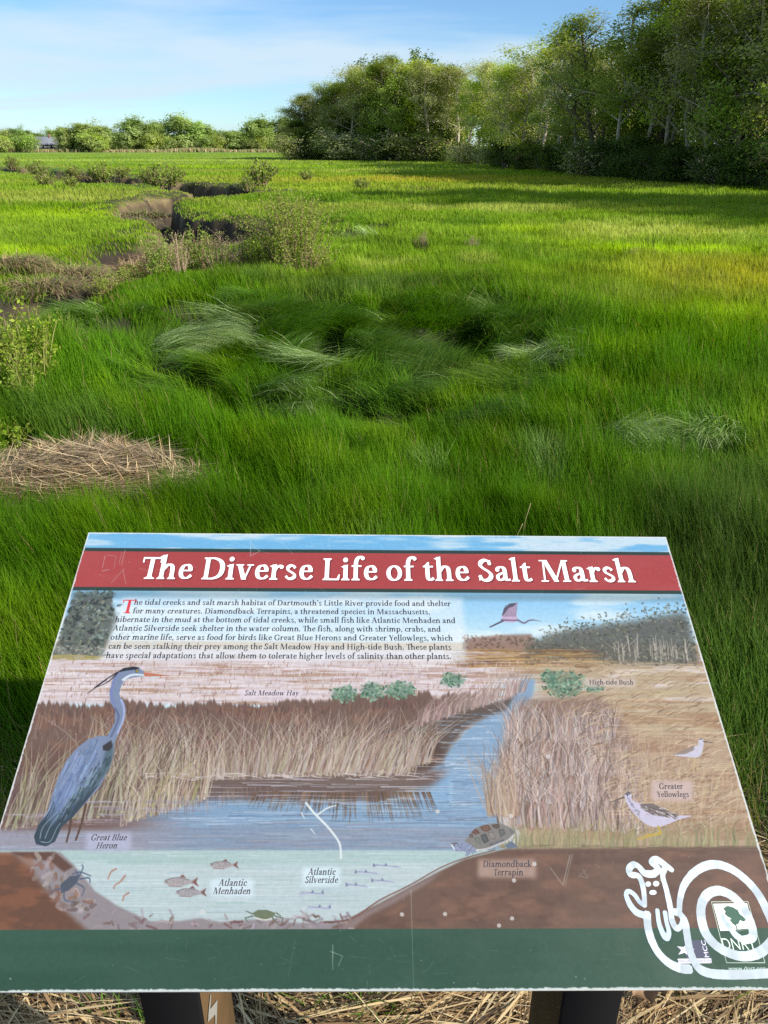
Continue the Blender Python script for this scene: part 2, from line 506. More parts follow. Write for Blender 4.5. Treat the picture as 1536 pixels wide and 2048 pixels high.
gcol = gcol * (1 - w * 0.8) + bank * w * 0.8

nr, na = GX.shape
V = np.stack([GX, GY, GZ], -1).reshape(-1, 3)
i = np.arange(nr - 1)[:, None] * na; k = np.arange(na)[None, :]; k2 = (k + 1) % na
Q = np.stack([i + k, i + na + k, i + na + k2, i + k2], -1).reshape(-1, 4)
V = np.concatenate([V, [[0, 0, 0]]]); ci = len(V) - 1
T = np.array([(ci, j, (j + 1) % na) for j in range(na)])
wet = sstep(-.55, -.95, gcd) * sstep(.35, .6, fbm(GX * 1.1, GY * 1.1, 57))
gcv = np.concatenate([np.concatenate([gcol, wet[..., None]], -1).reshape(-1, 4), [[*strawc.reshape(-1, 3)[0], 0]]])
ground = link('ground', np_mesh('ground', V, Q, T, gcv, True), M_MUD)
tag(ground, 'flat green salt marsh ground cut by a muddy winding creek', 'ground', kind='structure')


# ------------------------------------------------------------------ grass blades
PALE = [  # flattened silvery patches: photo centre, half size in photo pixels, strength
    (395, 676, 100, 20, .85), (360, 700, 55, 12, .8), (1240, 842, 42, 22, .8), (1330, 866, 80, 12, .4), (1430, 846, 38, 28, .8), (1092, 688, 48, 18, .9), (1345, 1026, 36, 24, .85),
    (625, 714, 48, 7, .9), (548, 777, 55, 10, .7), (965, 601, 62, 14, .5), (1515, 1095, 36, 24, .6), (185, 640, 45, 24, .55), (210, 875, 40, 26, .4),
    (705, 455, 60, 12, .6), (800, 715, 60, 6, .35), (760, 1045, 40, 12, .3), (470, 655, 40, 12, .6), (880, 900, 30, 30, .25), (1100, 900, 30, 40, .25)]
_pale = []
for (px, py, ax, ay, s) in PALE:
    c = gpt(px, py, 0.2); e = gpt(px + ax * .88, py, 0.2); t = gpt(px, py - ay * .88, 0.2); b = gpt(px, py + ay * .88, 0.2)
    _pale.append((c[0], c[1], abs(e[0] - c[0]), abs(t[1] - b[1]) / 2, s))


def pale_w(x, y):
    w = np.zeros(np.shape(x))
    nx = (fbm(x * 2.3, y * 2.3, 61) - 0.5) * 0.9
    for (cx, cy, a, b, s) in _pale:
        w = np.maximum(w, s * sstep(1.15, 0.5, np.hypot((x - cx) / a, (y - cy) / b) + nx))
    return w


def flow(x, y):
    """direction the hay leans in (angle)"""
    e = 0.05
    n = lambda a, b: fbm(a * 0.75, b * 0.75, 71, 2)
    gx = (n(x + e, y) - n(x - e, y)); gy = (n(x, y + e) - n(x, y - e))
    cu, cv = gy, -gx
    m = 1 / (np.hypot(cu, cv) + 1e-4)
    cu, cv, m = cu * m, cv * m, 1.0
    sw = swirl_w(x, y)
    th = 2 * np.pi * 1.35 * fbm(x * .42 + 3, y * .42, 72, 2)
    cu = cu * (1 - sw) + np.cos(th) * sw * 1.3 / (1e-4 + 1); cv = cv * (1 - sw) + np.sin(th) * sw * .8
    m0 = 1 - sw
    bx, by = -0.55, 0.25              # the general lean
    vx = bx * (1 - sw) + cu * m * (0.55 + 0.6 * sw)
    vy = by * (1 - sw) + cv * m * (0.55 + 0.25 * sw)
    return np.arctan2(vy, vx)


def make_blades(x, y, L, wd, phi0, phi1, az, col, tipcol, z0=None, rng=RNG):
    """tapered bent blades: four levels, one mesh"""
    n = len(x)
    z0 = ground_z(x, y) if z0 is None else z0
    ts = np.array([0, 0.35, 0.7, 1.0])
    P = np.zeros((n, 4, 3)); P[:, 0] = np.stack([x, y, z0 - 0.01], -1)
    for j in range(1, 4):
        tm = (ts[j] + ts[j - 1]) / 2
        ph = phi0 + (phi1 - phi0) * tm
        st = L * (ts[j] - ts[j - 1])
        P[:, j, 0] = P[:, j - 1, 0] + np.sin(ph) * np.cos(az) * st
        P[:, j, 1] = P[:, j - 1, 1] + np.sin(ph) * np.sin(az) * st
        P[:, j, 2] = P[:, j - 1, 2] + np.cos(ph) * st
    tw = az + np.pi / 2 + rng.normal(0, 0.7, n)
    side = np.stack([np.cos(tw), np.sin(tw), np.zeros(n)], -1)
    wl_ = np.array([0.8, 1.0, 0.7])
    V = np.zeros((n, 7, 3))
    for j in range(3):
        V[:, 2 * j] = P[:, j] - side * (wd * wl_[j] / 2)[:, None]
        V[:, 2 * j + 1] = P[:, j] + side * (wd * wl_[j] / 2)[:, None]
    V[:, 6] = P[:, 3]
    C = np.zeros((n, 7, 3))
    for j in range(7):
        f = [0, 0, .4, .4, .75, .75, 1][j]
        C[:, j] = col * (1 - f) + tipcol * f
    b = np.arange(n)[:, None] * 7
    Q = np.concatenate([b + np.array([[0, 1, 3, 2]]), b + np.array([[2, 3, 5, 4]])])
    T = b + np.array([[4, 5, 6]])
    return V.reshape(-1, 3), Q, T, C.reshape(-1, 3)


def sample_field(n, r0, r1, p, half):
    """n points in the wedge with density falling as r^-p"""
    u = RNG.random(n)
    k = 2 - p
    r = (r0 ** k + u * (r1 ** k - r0 ** k)) ** (1 / k) if abs(k) > 1e-6 else r0 * (r1 / r0) ** u
    a = R(half) * (2 * RNG.random(n) - 1)
    return np.sin(a) * r, np.cos(a) * r, r


pile_c = gpt(170, 965)
xs, ys = [], []
for (n, r0, r1, p, half) in [(190000, 1.45, 3.4, 0.4, 76), (400000, 3.0, 24, 1.85, 44), (190000, 18, 190, 1.9, 35), (170000, 8, 60, 2.0, 34)]:
    a, b, r = sample_field(n, r0, r1, p, half)
    xs.append(a); ys.append(b)
    if r0 == 3.0:      # the combed mats are denser
        a, b, r = sample_field(150000, 4.6, 10.5, 1.6, 24); k_ = RNG.random(len(a)) < np.maximum(swirl_w(a, b), pale_w(a, b))
        xs.append(a[k_]); ys.append(b[k_])
x = np.concatenate(xs); y = np.concatenate(ys); r = np.hypot(x, y)
cd = creek_d(x, y)
clump = fbm(x * 3.1, y * 3.1, 81, 2)
keep = cd > 0.06 + 0.2 * RNG.random(len(x)) * (RNG.random(len(x)) < 0.6)
# thinner near the creek's straw banks and where the path of straw begins
keep &= RNG.random(len(x)) < np.clip(sstep(1.45, 2.0, r + (clump - 0.5) * 0.6), 0.02, 1)

pile_w = sstep(1.25, 0.75, np.hypot((x - pile_c[0]) / 0.62, (y - pile_c[1]) / 0.48) + (fbm(x * 3.2, y * 3.2, 83) - .5) * 1.3)
keep &= RNG.random(len(x)) > pile_w * (.72 + .26 * sstep(.3, .5, fbm(x * 7, y * 7, 84)))
keep &= RNG.random(len(x)) > .92 * np.clip(hollow_w(x, y), 0, 1)
x, y, r, cd, clump = x[keep], y[keep], r[keep], cd[keep], clump[keep]
n = len(x)
sw = swirl_w(x, y); pw = pale_w(x, y)
az = flow(x, y) + RNG.normal(0, 0.9, n) * (1 - 0.8 * sw) * (1 - 0.5 * pw) + (RNG.random(n) < 0.1) * RNG.normal(0, 1.2, n)
hw = hollow_w(x, y)
# some pale patches comb left or right
az = np.where(pw > 0.25, az * 0 + np.pi + 1.6 * (fbm(x * 1.3, y * 1.3, 94) - .5) + RNG.normal(0, 0.22, n) + np.where(vnoise(x * .9, y * .9, 90) > .55, 2.9, 0), az)
L = (0.27 + 0.09 * (fbm(x * 0.7, y * 0.7, 91) - 0.5) * 2 + 0.07 * (clump - 0.5)) * RNG.uniform(0.75, 1.25, n)
L = L * (.62 + .76 * fbm(x * 2.4, y * 2.4, 93, 2)) * (1 + 0.22 * sw) * (0.6 + 0.4 * sstep(2.0, 3.4, r)) * (1 - 0.38 * sstep(8, 18, r)) * (1 - 0.35 * sstep(40, 120, r)) * (1 - .65 * np.clip(hw, 0, 1)) * (1 - .4 * pale_w(x, y + .32))
L = L * (1 - .62 * sstep(1.2 + .05 * r, .1, cd) * sstep(5, 9, r)) * (1 - .2 * sstep(1.35, 1.0, np.hypot((x - pile_c[0]) / .62, (y - pile_c[1] + .1) / .55)))
wd = np.maximum(0.0023, 0.00074 * r) * RNG.uniform(0.7, 1.4, n) * (1 - .25 * sstep(60, 150, r))
wd = wd * (1 - .25 * sw) * (1 + .2 * pw)
lean = fbm(x * 0.9, y * 0.9, 92)
phi0 = RNG.normal(0.12, 0.13, n) + 0.4 * sw * RNG.random(n) + 1.15 * pw
phi1 = 0.42 + 0.9 * (lean - 0.35) + 1.2 * sw + RNG.normal(0, 0.25, n) + 0.7 * pw
phi1 = np.clip(phi1, 0.1, 1.95); phi1 = np.where(pw > .25, np.clip(phi1, 1.45, 1.9), phi1); L = L * (1 + .15 * pw)
c = zone_col(x, y) * (1 + RNG.uniform(-.2, .22, n) * (1 - .5 * sstep(8, 20, r)))[:, None]
dead = RNG.random(n) < (0.018 + 0.10 * sstep(0.9, 0.1, cd) + 0.3 * sstep(2.2, 1.5, r))
dcol = lin((150, 132, 92))
c = np.where(dead[:, None], dcol * RNG.uniform(0.6, 1.1, n)[:, None], c)
ylw = (RNG.random(n) < 0.10)[:, None]
c = np.where(ylw, c * np.array([1.35, 1.2, 0.9]), c)
pcol = lin((200, 216, 158)) * (.5 + 1.0 * fbm(x * 2.2, y * 5.5, 95, 2))[:, None]  # pale leaf undersides, with the sheen of the lying blades put into the colour
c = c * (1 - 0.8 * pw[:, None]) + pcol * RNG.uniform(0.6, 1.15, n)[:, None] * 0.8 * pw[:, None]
tip = c * np.where(RNG.random(n) < 0.25, 1.3, 1.05)[:, None]
zb = ground_z(x, y, cd) + .11 * pw * (.3 + .9 * RNG.random(n))
Vb, Qb, Tb, Cb = make_blades(x, y, L, wd, phi0, phi1, az, c, tip, zb)
# green shoots coming up through the straw heap
gx_ = pile_c[0] + RNG.normal(0, .3, 1500); gy_ = pile_c[1] + RNG.normal(0, .22, 1500); k_ = fbm(gx_ * 6, gy_ * 6, 86, 2) > .53; gx_, gy_ = gx_[k_], gy_[k_]; k_ = len(gx_)
cg_ = zone_col(gx_, gy_) * RNG.uniform(.7, 1.2, k_)[:, None]
Vm, Qm, Tm, Cm = make_blades(gx_, gy_, RNG.uniform(.12, .3, k_), RNG.uniform(.0022, .004, k_), RNG.normal(.3, .25, k_), RNG.normal(.8, .4, k_), RNG.uniform(0, 6.28, k_), cg_, cg_ * 1.2, ground_z(gx_, gy_) + .04)
Qb = np.concatenate([Qb, Qm + len(Vb)]); Tb = np.concatenate([Tb, Tm + len(Vb)]); Vb = np.concatenate([Vb, Vm]); Cb = np.concatenate([Cb, Cm])
# cowlick mats: bundles that curl over from a crest towards a dark cut below it
PALE_MAT = {2: .42, 3: .5, 6: .4, 13: .2, 16: .2, 17: .4, 18: .4, 19: .4, 22: .3}
mv = [[], [], [], [], [], [], [], [], []]
for mi, mp_ in enumerate(MATS):
    P_ = smooth_path(np.array([gpt(*p, .22) for p in mp_]), 10); seg = np.linalg.norm(np.diff(P_, axis=0), axis=1); ln_ = seg.sum(); k_ = int(1300 * ln_ + 200) if mi not in (17, 18, 19) else int(900 * ln_ + 100)
    if mi == 22: k_ = k_ // 3
    f_ = np.sort(RNG.random(k_)) * (len(P_) - 1); i_ = np.minimum(f_.astype(int), len(P_) - 2); b_ = P_[i_] + (P_[i_ + 1] - P_[i_]) * (f_ - i_)[:, None]
    t_ = P_[i_ + 1] - P_[i_]; ang = np.arctan2(t_[:, 1], t_[:, 0]); sgn = 1 if mi % 2 else -1
    a_ = (ang if sgn > 0 else ang + np.pi) - sgn * ((.2 if mi in (2, 3, 6) else .5) + .5 * (fbm(f_ * .35, f_ * 0 + mi, 97, 2) - .5)) + RNG.normal(0, .16, k_)
    env = np.sin(np.pi * np.clip(f_ / (len(P_) - 1), .06, .94)) ** .5; lm = np.linalg.norm(b_, axis=1)
    b_ = b_ + RNG.normal(0, .07, (k_, 2)) + RNG.random((k_, 1)) * .26 * b_ / lm[:, None]
    pl = (RNG.random(k_) < PALE_MAT.get(mi, .02) * (.3 + .9 * env) * (.5 + vnoise(f_ * 1.7, f_ * 0 + 3, 99)))[:, None] * .72 + .05
    cc_ = zone_col(b_[:, 0], b_[:, 1]) * 1.12 * (1 - pl) + lin((196, 212, 156)) * pl  # pale blades here carry their sheen in the colour too
    cc_ = cc_ * (RNG.uniform(.75, 1.2, k_) * (.7 + .6 * vnoise(f_ * 2.3, f_ * 0, 98)))[:, None]
    for q_, v_ in zip(mv, (b_[:, 0], b_[:, 1], RNG.uniform(.26, .44, k_) * (.5 + .5 * env), np.maximum(.0022, .00078 * lm) * RNG.uniform(.6, 1.2, k_), RNG.normal(1.0 if mi not in (2, 3, 6) else 1.3, .15, k_), RNG.normal(1.72, .16, k_), a_, cc_, (.07 + .05 * env) * (1 if mi not in (2, 3, 6) else 1.5))): q_.append(v_)
mx, my, mL, mw, m0, m1, ma, mc, mz = [np.concatenate(q_) for q_ in mv]
Vm, Qm, Tm, Cm = make_blades(mx, my, mL, mw, m0, m1, ma, mc, mc * 1.1, ground_z(mx, my) + mz)
Qb = np.concatenate([Qb, Qm + len(Vb)]); Tb = np.concatenate([Tb, Tm + len(Vb)]); Vb = np.concatenate([Vb, Vm]); Cb = np.concatenate([Cb, Cm])
grass = link('grass', np_mesh('grass', Vb, Qb, Tb, Cb), M_GRASS)
tag(grass, 'dense green salt meadow hay lying in swirls over the marsh', 'grass', kind='stuff')

# ------------------------------------------------------------------ trees
def branch_tree(seed, H, spread, trunk_r, first, nlimb, lean=0.0, stems=1, up=0.6):
    """a skeleton: trunk(s) with limbs and twigs; returns tubes and twig points"""
    rg = np.random.default_rng(seed)
    tubes, tips = [], []

    def grow(p, d, length, r, depth):
        n = 5 if depth == 0 else 4
        pts = [p]; dd = d.copy()
        for i in range(n):
            dd = dd + rg.normal(0, 0.10 + .07 * depth, 3) + np.array([0, 0, 0.05 * up]); dd /= np.linalg.norm(dd)
            pts.append(pts[-1] + dd * length / n)
        pts = np.array(pts)
        rad = np.linspace(r, r * (0.42 if depth == 0 else .3), n + 1)
        if depth == 0: rad[0] *= 1.35
        tubes.append((pts, rad, 7 if depth == 0 else (5 if depth == 1 else 3)))
        if depth >= 2:
            for q in pts[1:]: tips.append(q)
        if depth == 3: return
        nb = nlimb if depth == 0 else (5 if depth == 1 else 3)
        for k in range(nb):
            t = (first + (1 - first) * (k + rg.random() * .8) / nb) if depth == 0 else rg.uniform(.25, 1)
            t = min(t, .98)
            f = t * n; i = int(f); q = pts[i] * (1 - (f - i)) + pts[min(i + 1, n)] * (f - i)
            az = k * 2.4 + rg.normal(0, .5)
            out = np.array([math.cos(az), math.sin(az), rg.uniform(.15, .9) * up + (0.25 * t if depth == 0 else 0)])
            nd = dd * .35 + out; nd /= np.linalg.norm(nd)
            if depth == 0:
                shape = math.sin(math.pi * min(1, .22 + .74 * (t - first) / (1 - first + 1e-6))) ** .7
                l = spread * shape * rg.uniform(.75, 1.15)
            else:
                l = length * rg.uniform(.38, .62)
            grow(q, nd, l, max(rad[i] * .5, .008), depth + 1)
    for s_ in range(stems):
        a = rg.uniform(0, 6.28); o = .25 * (stems > 1)
        d = np.array([math.cos(a) * (lean + .22 * (stems > 1)), math.sin(a) * (lean + .22 * (stems > 1)), 1.0]); d /= np.linalg.norm(d)
        grow(np.array([o * math.cos(a), o * math.sin(a), -.15]), d, H * rg.uniform(.88, 1) * .92, trunk_r / (1 + .3 * (stems - 1)), 0)
    return tubes, np.array(tips), rg


def leaf_quads(C, size, rg, cols, flat=0.4, out=None):
    n = len(C)
    nrm = rg.normal(0, 1, (n, 3)); nrm[:, 2] = np.abs(nrm[:, 2]) + flat
    if out is not None: nrm = nrm * .75 + out * 1.3        # leaves face outwards, to the light
    nrm /= np.linalg.norm(nrm, axis=1)[:, None]
    a = np.cross(nrm, rg.normal(0, 1, (n, 3))); a /= np.linalg.norm(a, axis=1)[:, None]; b = np.cross(nrm, a)
    s = size * rg.uniform(.6, 1.35, n)[:, None]
    V = np.stack([C - a * s * .5, C + b * s * .32 - a * s * .05, C + a * s * .55 - nrm * s * .1, C - b * s * .32 - a * s * .02], 1)
    Q = np.arange(4 * n).reshape(n, 4)
    c = np.repeat(cols[:, None, :], 4, 1)
    return V.reshape(-1, 3), Q, c.reshape(-1, 3)


def _outward(C, H):
    o = C - np.array([0, 0, .5 * H]); o[:, 2] *= .7
    return o / (np.linalg.norm(o, axis=1)[:, None] + 1e-6)


def tree_meshes(name, seed, H, spread, trunk_r, first, nlimb, nleaf, lsize, cols, bark, stems=1, gap=0.35, sig=.32, lean=.05, up=.6):
    tubes, tips, rg = branch_tree(seed, H, spread, trunk_r, first, nlimb, lean, stems, up)
    m = MB()
    for pts, rad, sd in tubes: m.tube(pts, rad, sd, lin(bark) * rg.uniform(.8, 1.2), cap=False)
    trunk = m.mesh(name + '_trunk', True)
    # leaves gather in clumps round a share of the twig points
    gn = fbm(tips[:, 0] * .75 + tips[:, 2] * .4 + 3 * seed, tips[:, 1] * .75 + tips[:, 2] * .7, seed + 5, 2)
    keep = gn + rg.normal(0, .05, len(tips)) > np.quantile(gn, min(.62, gap * 1.6))
    if first >= .3: keep &= tips[:, 2] > H * rg.uniform(.24, .46, len(tips))
    T_ = tips[keep]
    wt = rg.gamma(1.6, 1, len(T_)); wt /= wt.sum()
    idx = rg.choice(len(T_), nleaf, p=wt)
    C = T_[idx] + rg.normal(0, sig, (nleaf, 3)) * np.array([1, 1, .7])
    C[:, 2] = np.maximum(C[:, 2], .15)
    cc = np.array([lin(c) for c in cols])
    cn_ = fbm(T_[:, 0] * .55 + T_[:, 2] * .31 + seed, T_[:, 1] * .55 + T_[:, 2] * .5, seed, 2)
    clump = (cc[np.clip((cn_ * 1.8 - .4) * len(cc), 0, len(cc) - 1).astype(int)] * (.6 + .8 * cn_)[:, None])[idx]
    V, Q, c = leaf_quads(C, lsize, rg, clump * rg.uniform(.82, 1.2, nleaf)[:, None], out=_outward(C, H))
    crown = np_mesh(name + '_crown', V, Q, None, c)
    return trunk, crown


G_SPR = [(150, 174, 50), (168, 186, 60), (138, 160, 52), (146, 154, 74)]          # fresh yellow green
G_OLV = [(156, 162, 104), (144, 152, 92), (170, 174, 126)]          # grey olive buds and catkins
G_FAR = [(132, 150, 84), (118, 138, 70), (150, 162, 106), (138, 150, 94)]
G_DRK = [(68, 90, 36), (78, 100, 40), (60, 82, 34)]               # dark undergrowth
G_MID = [(126, 146, 62), (142, 158, 74), (112, 134, 54), (132, 140, 76)]
BK_P, BK_D = (160, 152, 136), (112, 102, 90)
PROTO = {}
for kind, args in {
    'spring1': (3, 10.5, 2.9, .13, .16, 18, 9800, .145, G_SPR, BK_P), 'spring2': (14, 11.5, 2.7, .14, .34, 17, 8400, .145, G_SPR + G_MID, BK_P),
    'mid1': (23, 10.5, 3.0, .15, .14, 19, 10400, .15, G_MID, BK_D), 'mid2': (36, 11, 3.0, .15, .30, 17, 9200, .15, G_MID + G_SPR[:1], BK_P),
    'olive1': (41, 11, 2.9, .14, .30, 18, 6800, .132, G_OLV, BK_P), 'olive2': (52, 10, 3.0, .13, .14, 19, 8800, .132, G_OLV + G_MID[:1], BK_P), 'olive3': (57, 12, 2.7, .15, .38, 16, 5900, .132, G_OLV, BK_P),
    'dark1': (61, 8.0, 2.2, .12, .12, 15, 8200, .15, G_DRK + G_MID[:1], BK_D)}.items():
    PROTO[kind] = tree_meshes(kind, *args, gap=.32 if 'olive' not in kind else .22)
PROTO['shrub1'] = tree_meshes('shrub1', 71, 2.5, 1.1, .05, .05, 9, 4200, .12, G_DRK, BK_D, stems=4, gap=.1, sig=.22, lean=.2)
PROTO['shrub2'] = tree_meshes('shrub2', 74, 2.0, 1.2, .05, .05, 9, 3600, .11, G_MID + G_DRK[:1], BK_D, stems=4, gap=.1, sig=.22, lean=.2)
PROTO['shrub3'] = tree_meshes('shrub3', 79, 1.7, .9, .04, .05, 8, 2400, .10, G_OLV + G_DRK, BK_P, stems=5, gap=.15, sig=.2, lean=.25)
PROTO['round1'] = tree_meshes('round1', 81, 9.5, 4.3, .26, .05, 20, 6400, .42, G_FAR[:2], BK_D, gap=.2, sig=.6)
PROTO['round2'] = tree_meshes('round2', 85, 9.5, 4.2, .24, .06, 20, 6400, .42, G_FAR, BK_D, gap=.12, sig=.55)
PROTO['round3'] = tree_meshes('round3', 88, 9.0, 4.2, .24, .05, 20, 6000, .42, G_FAR[2:] + G_FAR[:1], BK_P, gap=.12, sig=.55)
PROTO['low1'] = tree_meshes('low1', 91, 4.2, 3.2, .14, .05, 12, 3800, .34, G_FAR + G_MID[:1], BK_D, stems=3, gap=.1, sig=.45)
PROTO['bare1'] = tree_meshes('bare1', 97, 9.0, 3.2, .18, .30, 16, 900, .25, G_OLV, (140, 128, 118), gap=.3, sig=.5)
for kind, (tk, cw) in PROTO.items():
    tk.materials.append(M_BARK); cw.materials.append(M_LEAF)

ORD = ['first', 'second', 'third', 'fourth', 'fifth', 'sixth', 'seventh', 'eighth', 'ninth', 'tenth', 'eleventh', 'twelfth', 'thirteenth', 'fourteenth', 'fifteenth',
       'sixteenth', 'seventeenth', 'eighteenth', 'nineteenth', 'twentieth']
ORD += ['twenty-' + o for o in ORD[:9]] + ['thirtieth'] + ['thirty-' + o for o in ORD[:9]] + ['fortieth'] + ['forty-' + o for o in ORD[:9]] + ['fiftieth'] + ['fifty-' + o for o in ORD[:9]] + ['sixtieth'] + ['sixty-' + o for o in ORD[:9]]
LOOK = {'spring': 'bright yellow-green tree', 'mid': 'full mid-green tree', 'olive': 'grey-olive tree with thin young leaves', 'dark': 'short dark green tree', 'shrub': 'low dark shrub', 'round': 'rounded tree'}


def plant_tree(kind, x, y, h, rz, name, label, cat, group, wide=1.0, z=None):
    tk, cw = PROTO[kind]
    h0 = {'spring1': 10.5, 'spring2': 11.5, 'mid1': 10.5, 'mid2': 11, 'olive1': 11, 'olive2': 10, 'olive3': 12, 'dark1': 8, 'shrub1': 2.5, 'shrub2': 2, 'shrub3': 1.7,
          'round1': 9.5, 'round2': 9.5, 'round3': 9, 'low1': 4.2, 'bare1': 9}[kind]
    s = h / h0
    z = float(ground_z(np.array([x]), np.array([y]))[0]) if z is None else z
    o = empty(name, (x, y, z), label, cat, group, rz, (s * wide, s * wide, s))
    link('trunk', tk, None, o); link('crown', cw, None, o)
    return o


TR = np.random.default_rng(8)
# front edge of the wood: photo column and row of the tree foot, height of the crown's top row
FR = [(588, 316, 205), (612, 316, 176), (640, 316, 162), (668, 316, 140), (700, 317, 120), (730, 317, 106), (760, 318, 98), (795, 318, 96), (828, 318, 92), (862, 319, 98), (893, 319, 112),
      (925, 322, 104), (955, 325, 100), (985, 328, 112), (1015, 331, 100), (1048, 334, 92), (1085, 337, 78), (1120, 340, 64), (1160, 343, 52), (1200, 346, 20), (1245, 349, -10), (1290, 352, -40),
      (1335, 355, -40), (1380, 358, -60), (1428, 361, -60), (1475, 364, -80), (1525, 367, -80), (1580, 371, -100), (1640, 376, -100)]
seq = ['olive1', 'mid2', 'olive2', 'spring1', 'olive1', 'spring2', 'spring2', 'mid1', 'spring1', 'olive3', 'mid2', 'spring2', 'olive1', 'mid1', 'spring1', 'olive2', 'olive3', 'mid2', 'olive1', 'mid1', 'spring2', 'olive1', 'mid2', 'spring1', 'olive3', 'olive2', 'mid1', 'olive1', 'mid2']
edge = []
for i_, ((px, py, top), kind) in enumerate(zip(FR, seq)):
    g_ = gpt(px, py, .2); d_ = np.hypot(*g_)
    dr = ray(px, top); h = CAM_H + d_ * dr[2] / np.hypot(dr[0], dr[1])
    h = float(np.clip(h * (1.1 if i_ > 18 else 1.0), 5, 12.5)); edge.append((g_[0], g_[1], h))
    base = LOOK[kind.rstrip('0123456789')]
    plant_tree(kind, g_[0], g_[1] + .8, h, TR.uniform(0, 6.28), 'woodland_tree', f'{base}, {ORD[i_]} along the wood edge from its far end', 'tree', 'trees along the edge of the wood', TR.uniform(1.0, 1.3) * (1.1 if h < 9 else 1.0) * (1.05 if i_ < 11 else 1.0))
# the wood runs on out of the frame to the right: these throw the shadows over the marsh
for i_, (x_, y_, k_) in enumerate([(22.5, 21, 'mid1'), (24, 18.5, 'mid1'), (25, 16, 'mid2'), (23.5, 13.5, 'mid1'), (24.5, 10.5, 'mid2'), (18.0, 19.5, 'mid2'), (20.2, 21.5, 'mid1'), (20, 15.5, 'olive1'), (21.2, 18.5, 'mid1'), (27.5, 19.5, 'mid1'), (28, 16, 'mid2'), (28, 12.5, 'mid1'), (28.5, 9, 'mid2'), (31, 14, 'mid1'), (32, 17.5, 'mid2'), (31, 21, 'mid1'), (27, 7, 'olive1')]):
    plant_tree(k_, x_, y_, 11.2 + (i_ % 3) * .8, i_ * 1.3, 'woodland_tree', 'tree of the wood beyond the right end whose shadow falls on the marsh', 'tree', 'shadow-casting trees at the end of the wood', 1.15)
# second row, standing between and behind the front row
E_ = np.array(edge)
cnt = 0
for i_ in range(0, len(E_) - 1):
    a, b = E_[i_], E_[i_ + 1]
    t = TR.uniform(.3, .7); m_ = a * (1 - t) + b * t
    back = np.array([.82, .57]) * TR.uniform(2.6, 4.2) if i_ > 10 else np.array([.1, 1.0]) * TR.uniform(3, 5)
    kind = ['mid2', 'olive3', 'spring2', 'mid1', 'olive1', 'spring1', 'olive2'][TR.integers(7)]
    h = m_[2] * TR.uniform(.98, 1.22) if i_ > 13 else m_[2] * TR.uniform(.9, 1.06)
    plant_tree(kind, m_[0] + back[0], m_[1] + back[1], h, TR.uniform(0, 6.28), 'woodland_tree', f'{LOOK[kind.rstrip("0123456789")]}, {ORD[cnt]} in the row behind the wood edge', 'tree', 'trees just behind the edge of the wood', TR.uniform(.95, 1.25) * (1.25 if i_ < 15 else 1.0))
    cnt += 1
for i_, (px, dd_, h, kind, lab) in enumerate([(884, 122, 10.5, 'mid1', 'tree behind the gap between the wood tip and the nearer wood'), (905, 118, 10, 'spring1', 'yellow-green tree seen through the gap in the wood edge'),
                                             (922, 112, 10, 'olive2', 'grey-olive tree just right of the gap in the wood edge'), (868, 126, 11, 'dark1', 'dark tree just left of the gap in the wood edge'), (940, 106, 9, 'dark1', 'dark tree behind the left end of the nearer wood')]):
    g_ = ray(px, 316); s = dd_ / np.hypot(g_[0], g_[1])
    plant_tree(kind, g_[0] * s, g_[1] * s, h, i_ * 1.1, 'woodland_tree', lab, 'tree', 'trees behind the gap in the wood', 1.25)
# undergrowth along the foot of the wood
cnt = 0
for i_ in range(len(E_) - 1):
    a, b = E_[i_], E_[i_ + 1]
    for t in ((.15, .62) if i_ > 9 else (.2, .7)):
        m_ = a * (1 - t) + b * t
        kind = ['shrub1', 'shrub1', 'shrub3'][TR.integers(3)] if i_ > 9 else ['shrub2', 'shrub3', 'dark1'][TR.integers(3)]
        h = {'s': TR.uniform(1.2, 2.4) * (1.0 if i_ > 9 else 1.5), 'd': TR.uniform(3.5, 5)}[kind[0]]
        plant_tree(kind, m_[0] - .4 + TR.normal(0, .4), m_[1] - .2 + TR.normal(0, .4), h, TR.uniform(0, 6.28), 'woodland_shrub' if kind[0] == 's' else 'woodland_tree',
                   f'{LOOK[kind.rstrip("0123456789")]} at the foot of the wood, {ORD[cnt]} from its far end', 'shrub' if kind[0] == 's' else 'tree', 'undergrowth along the foot of the wood', TR.uniform(1.1, 1.6))
        cnt += 1

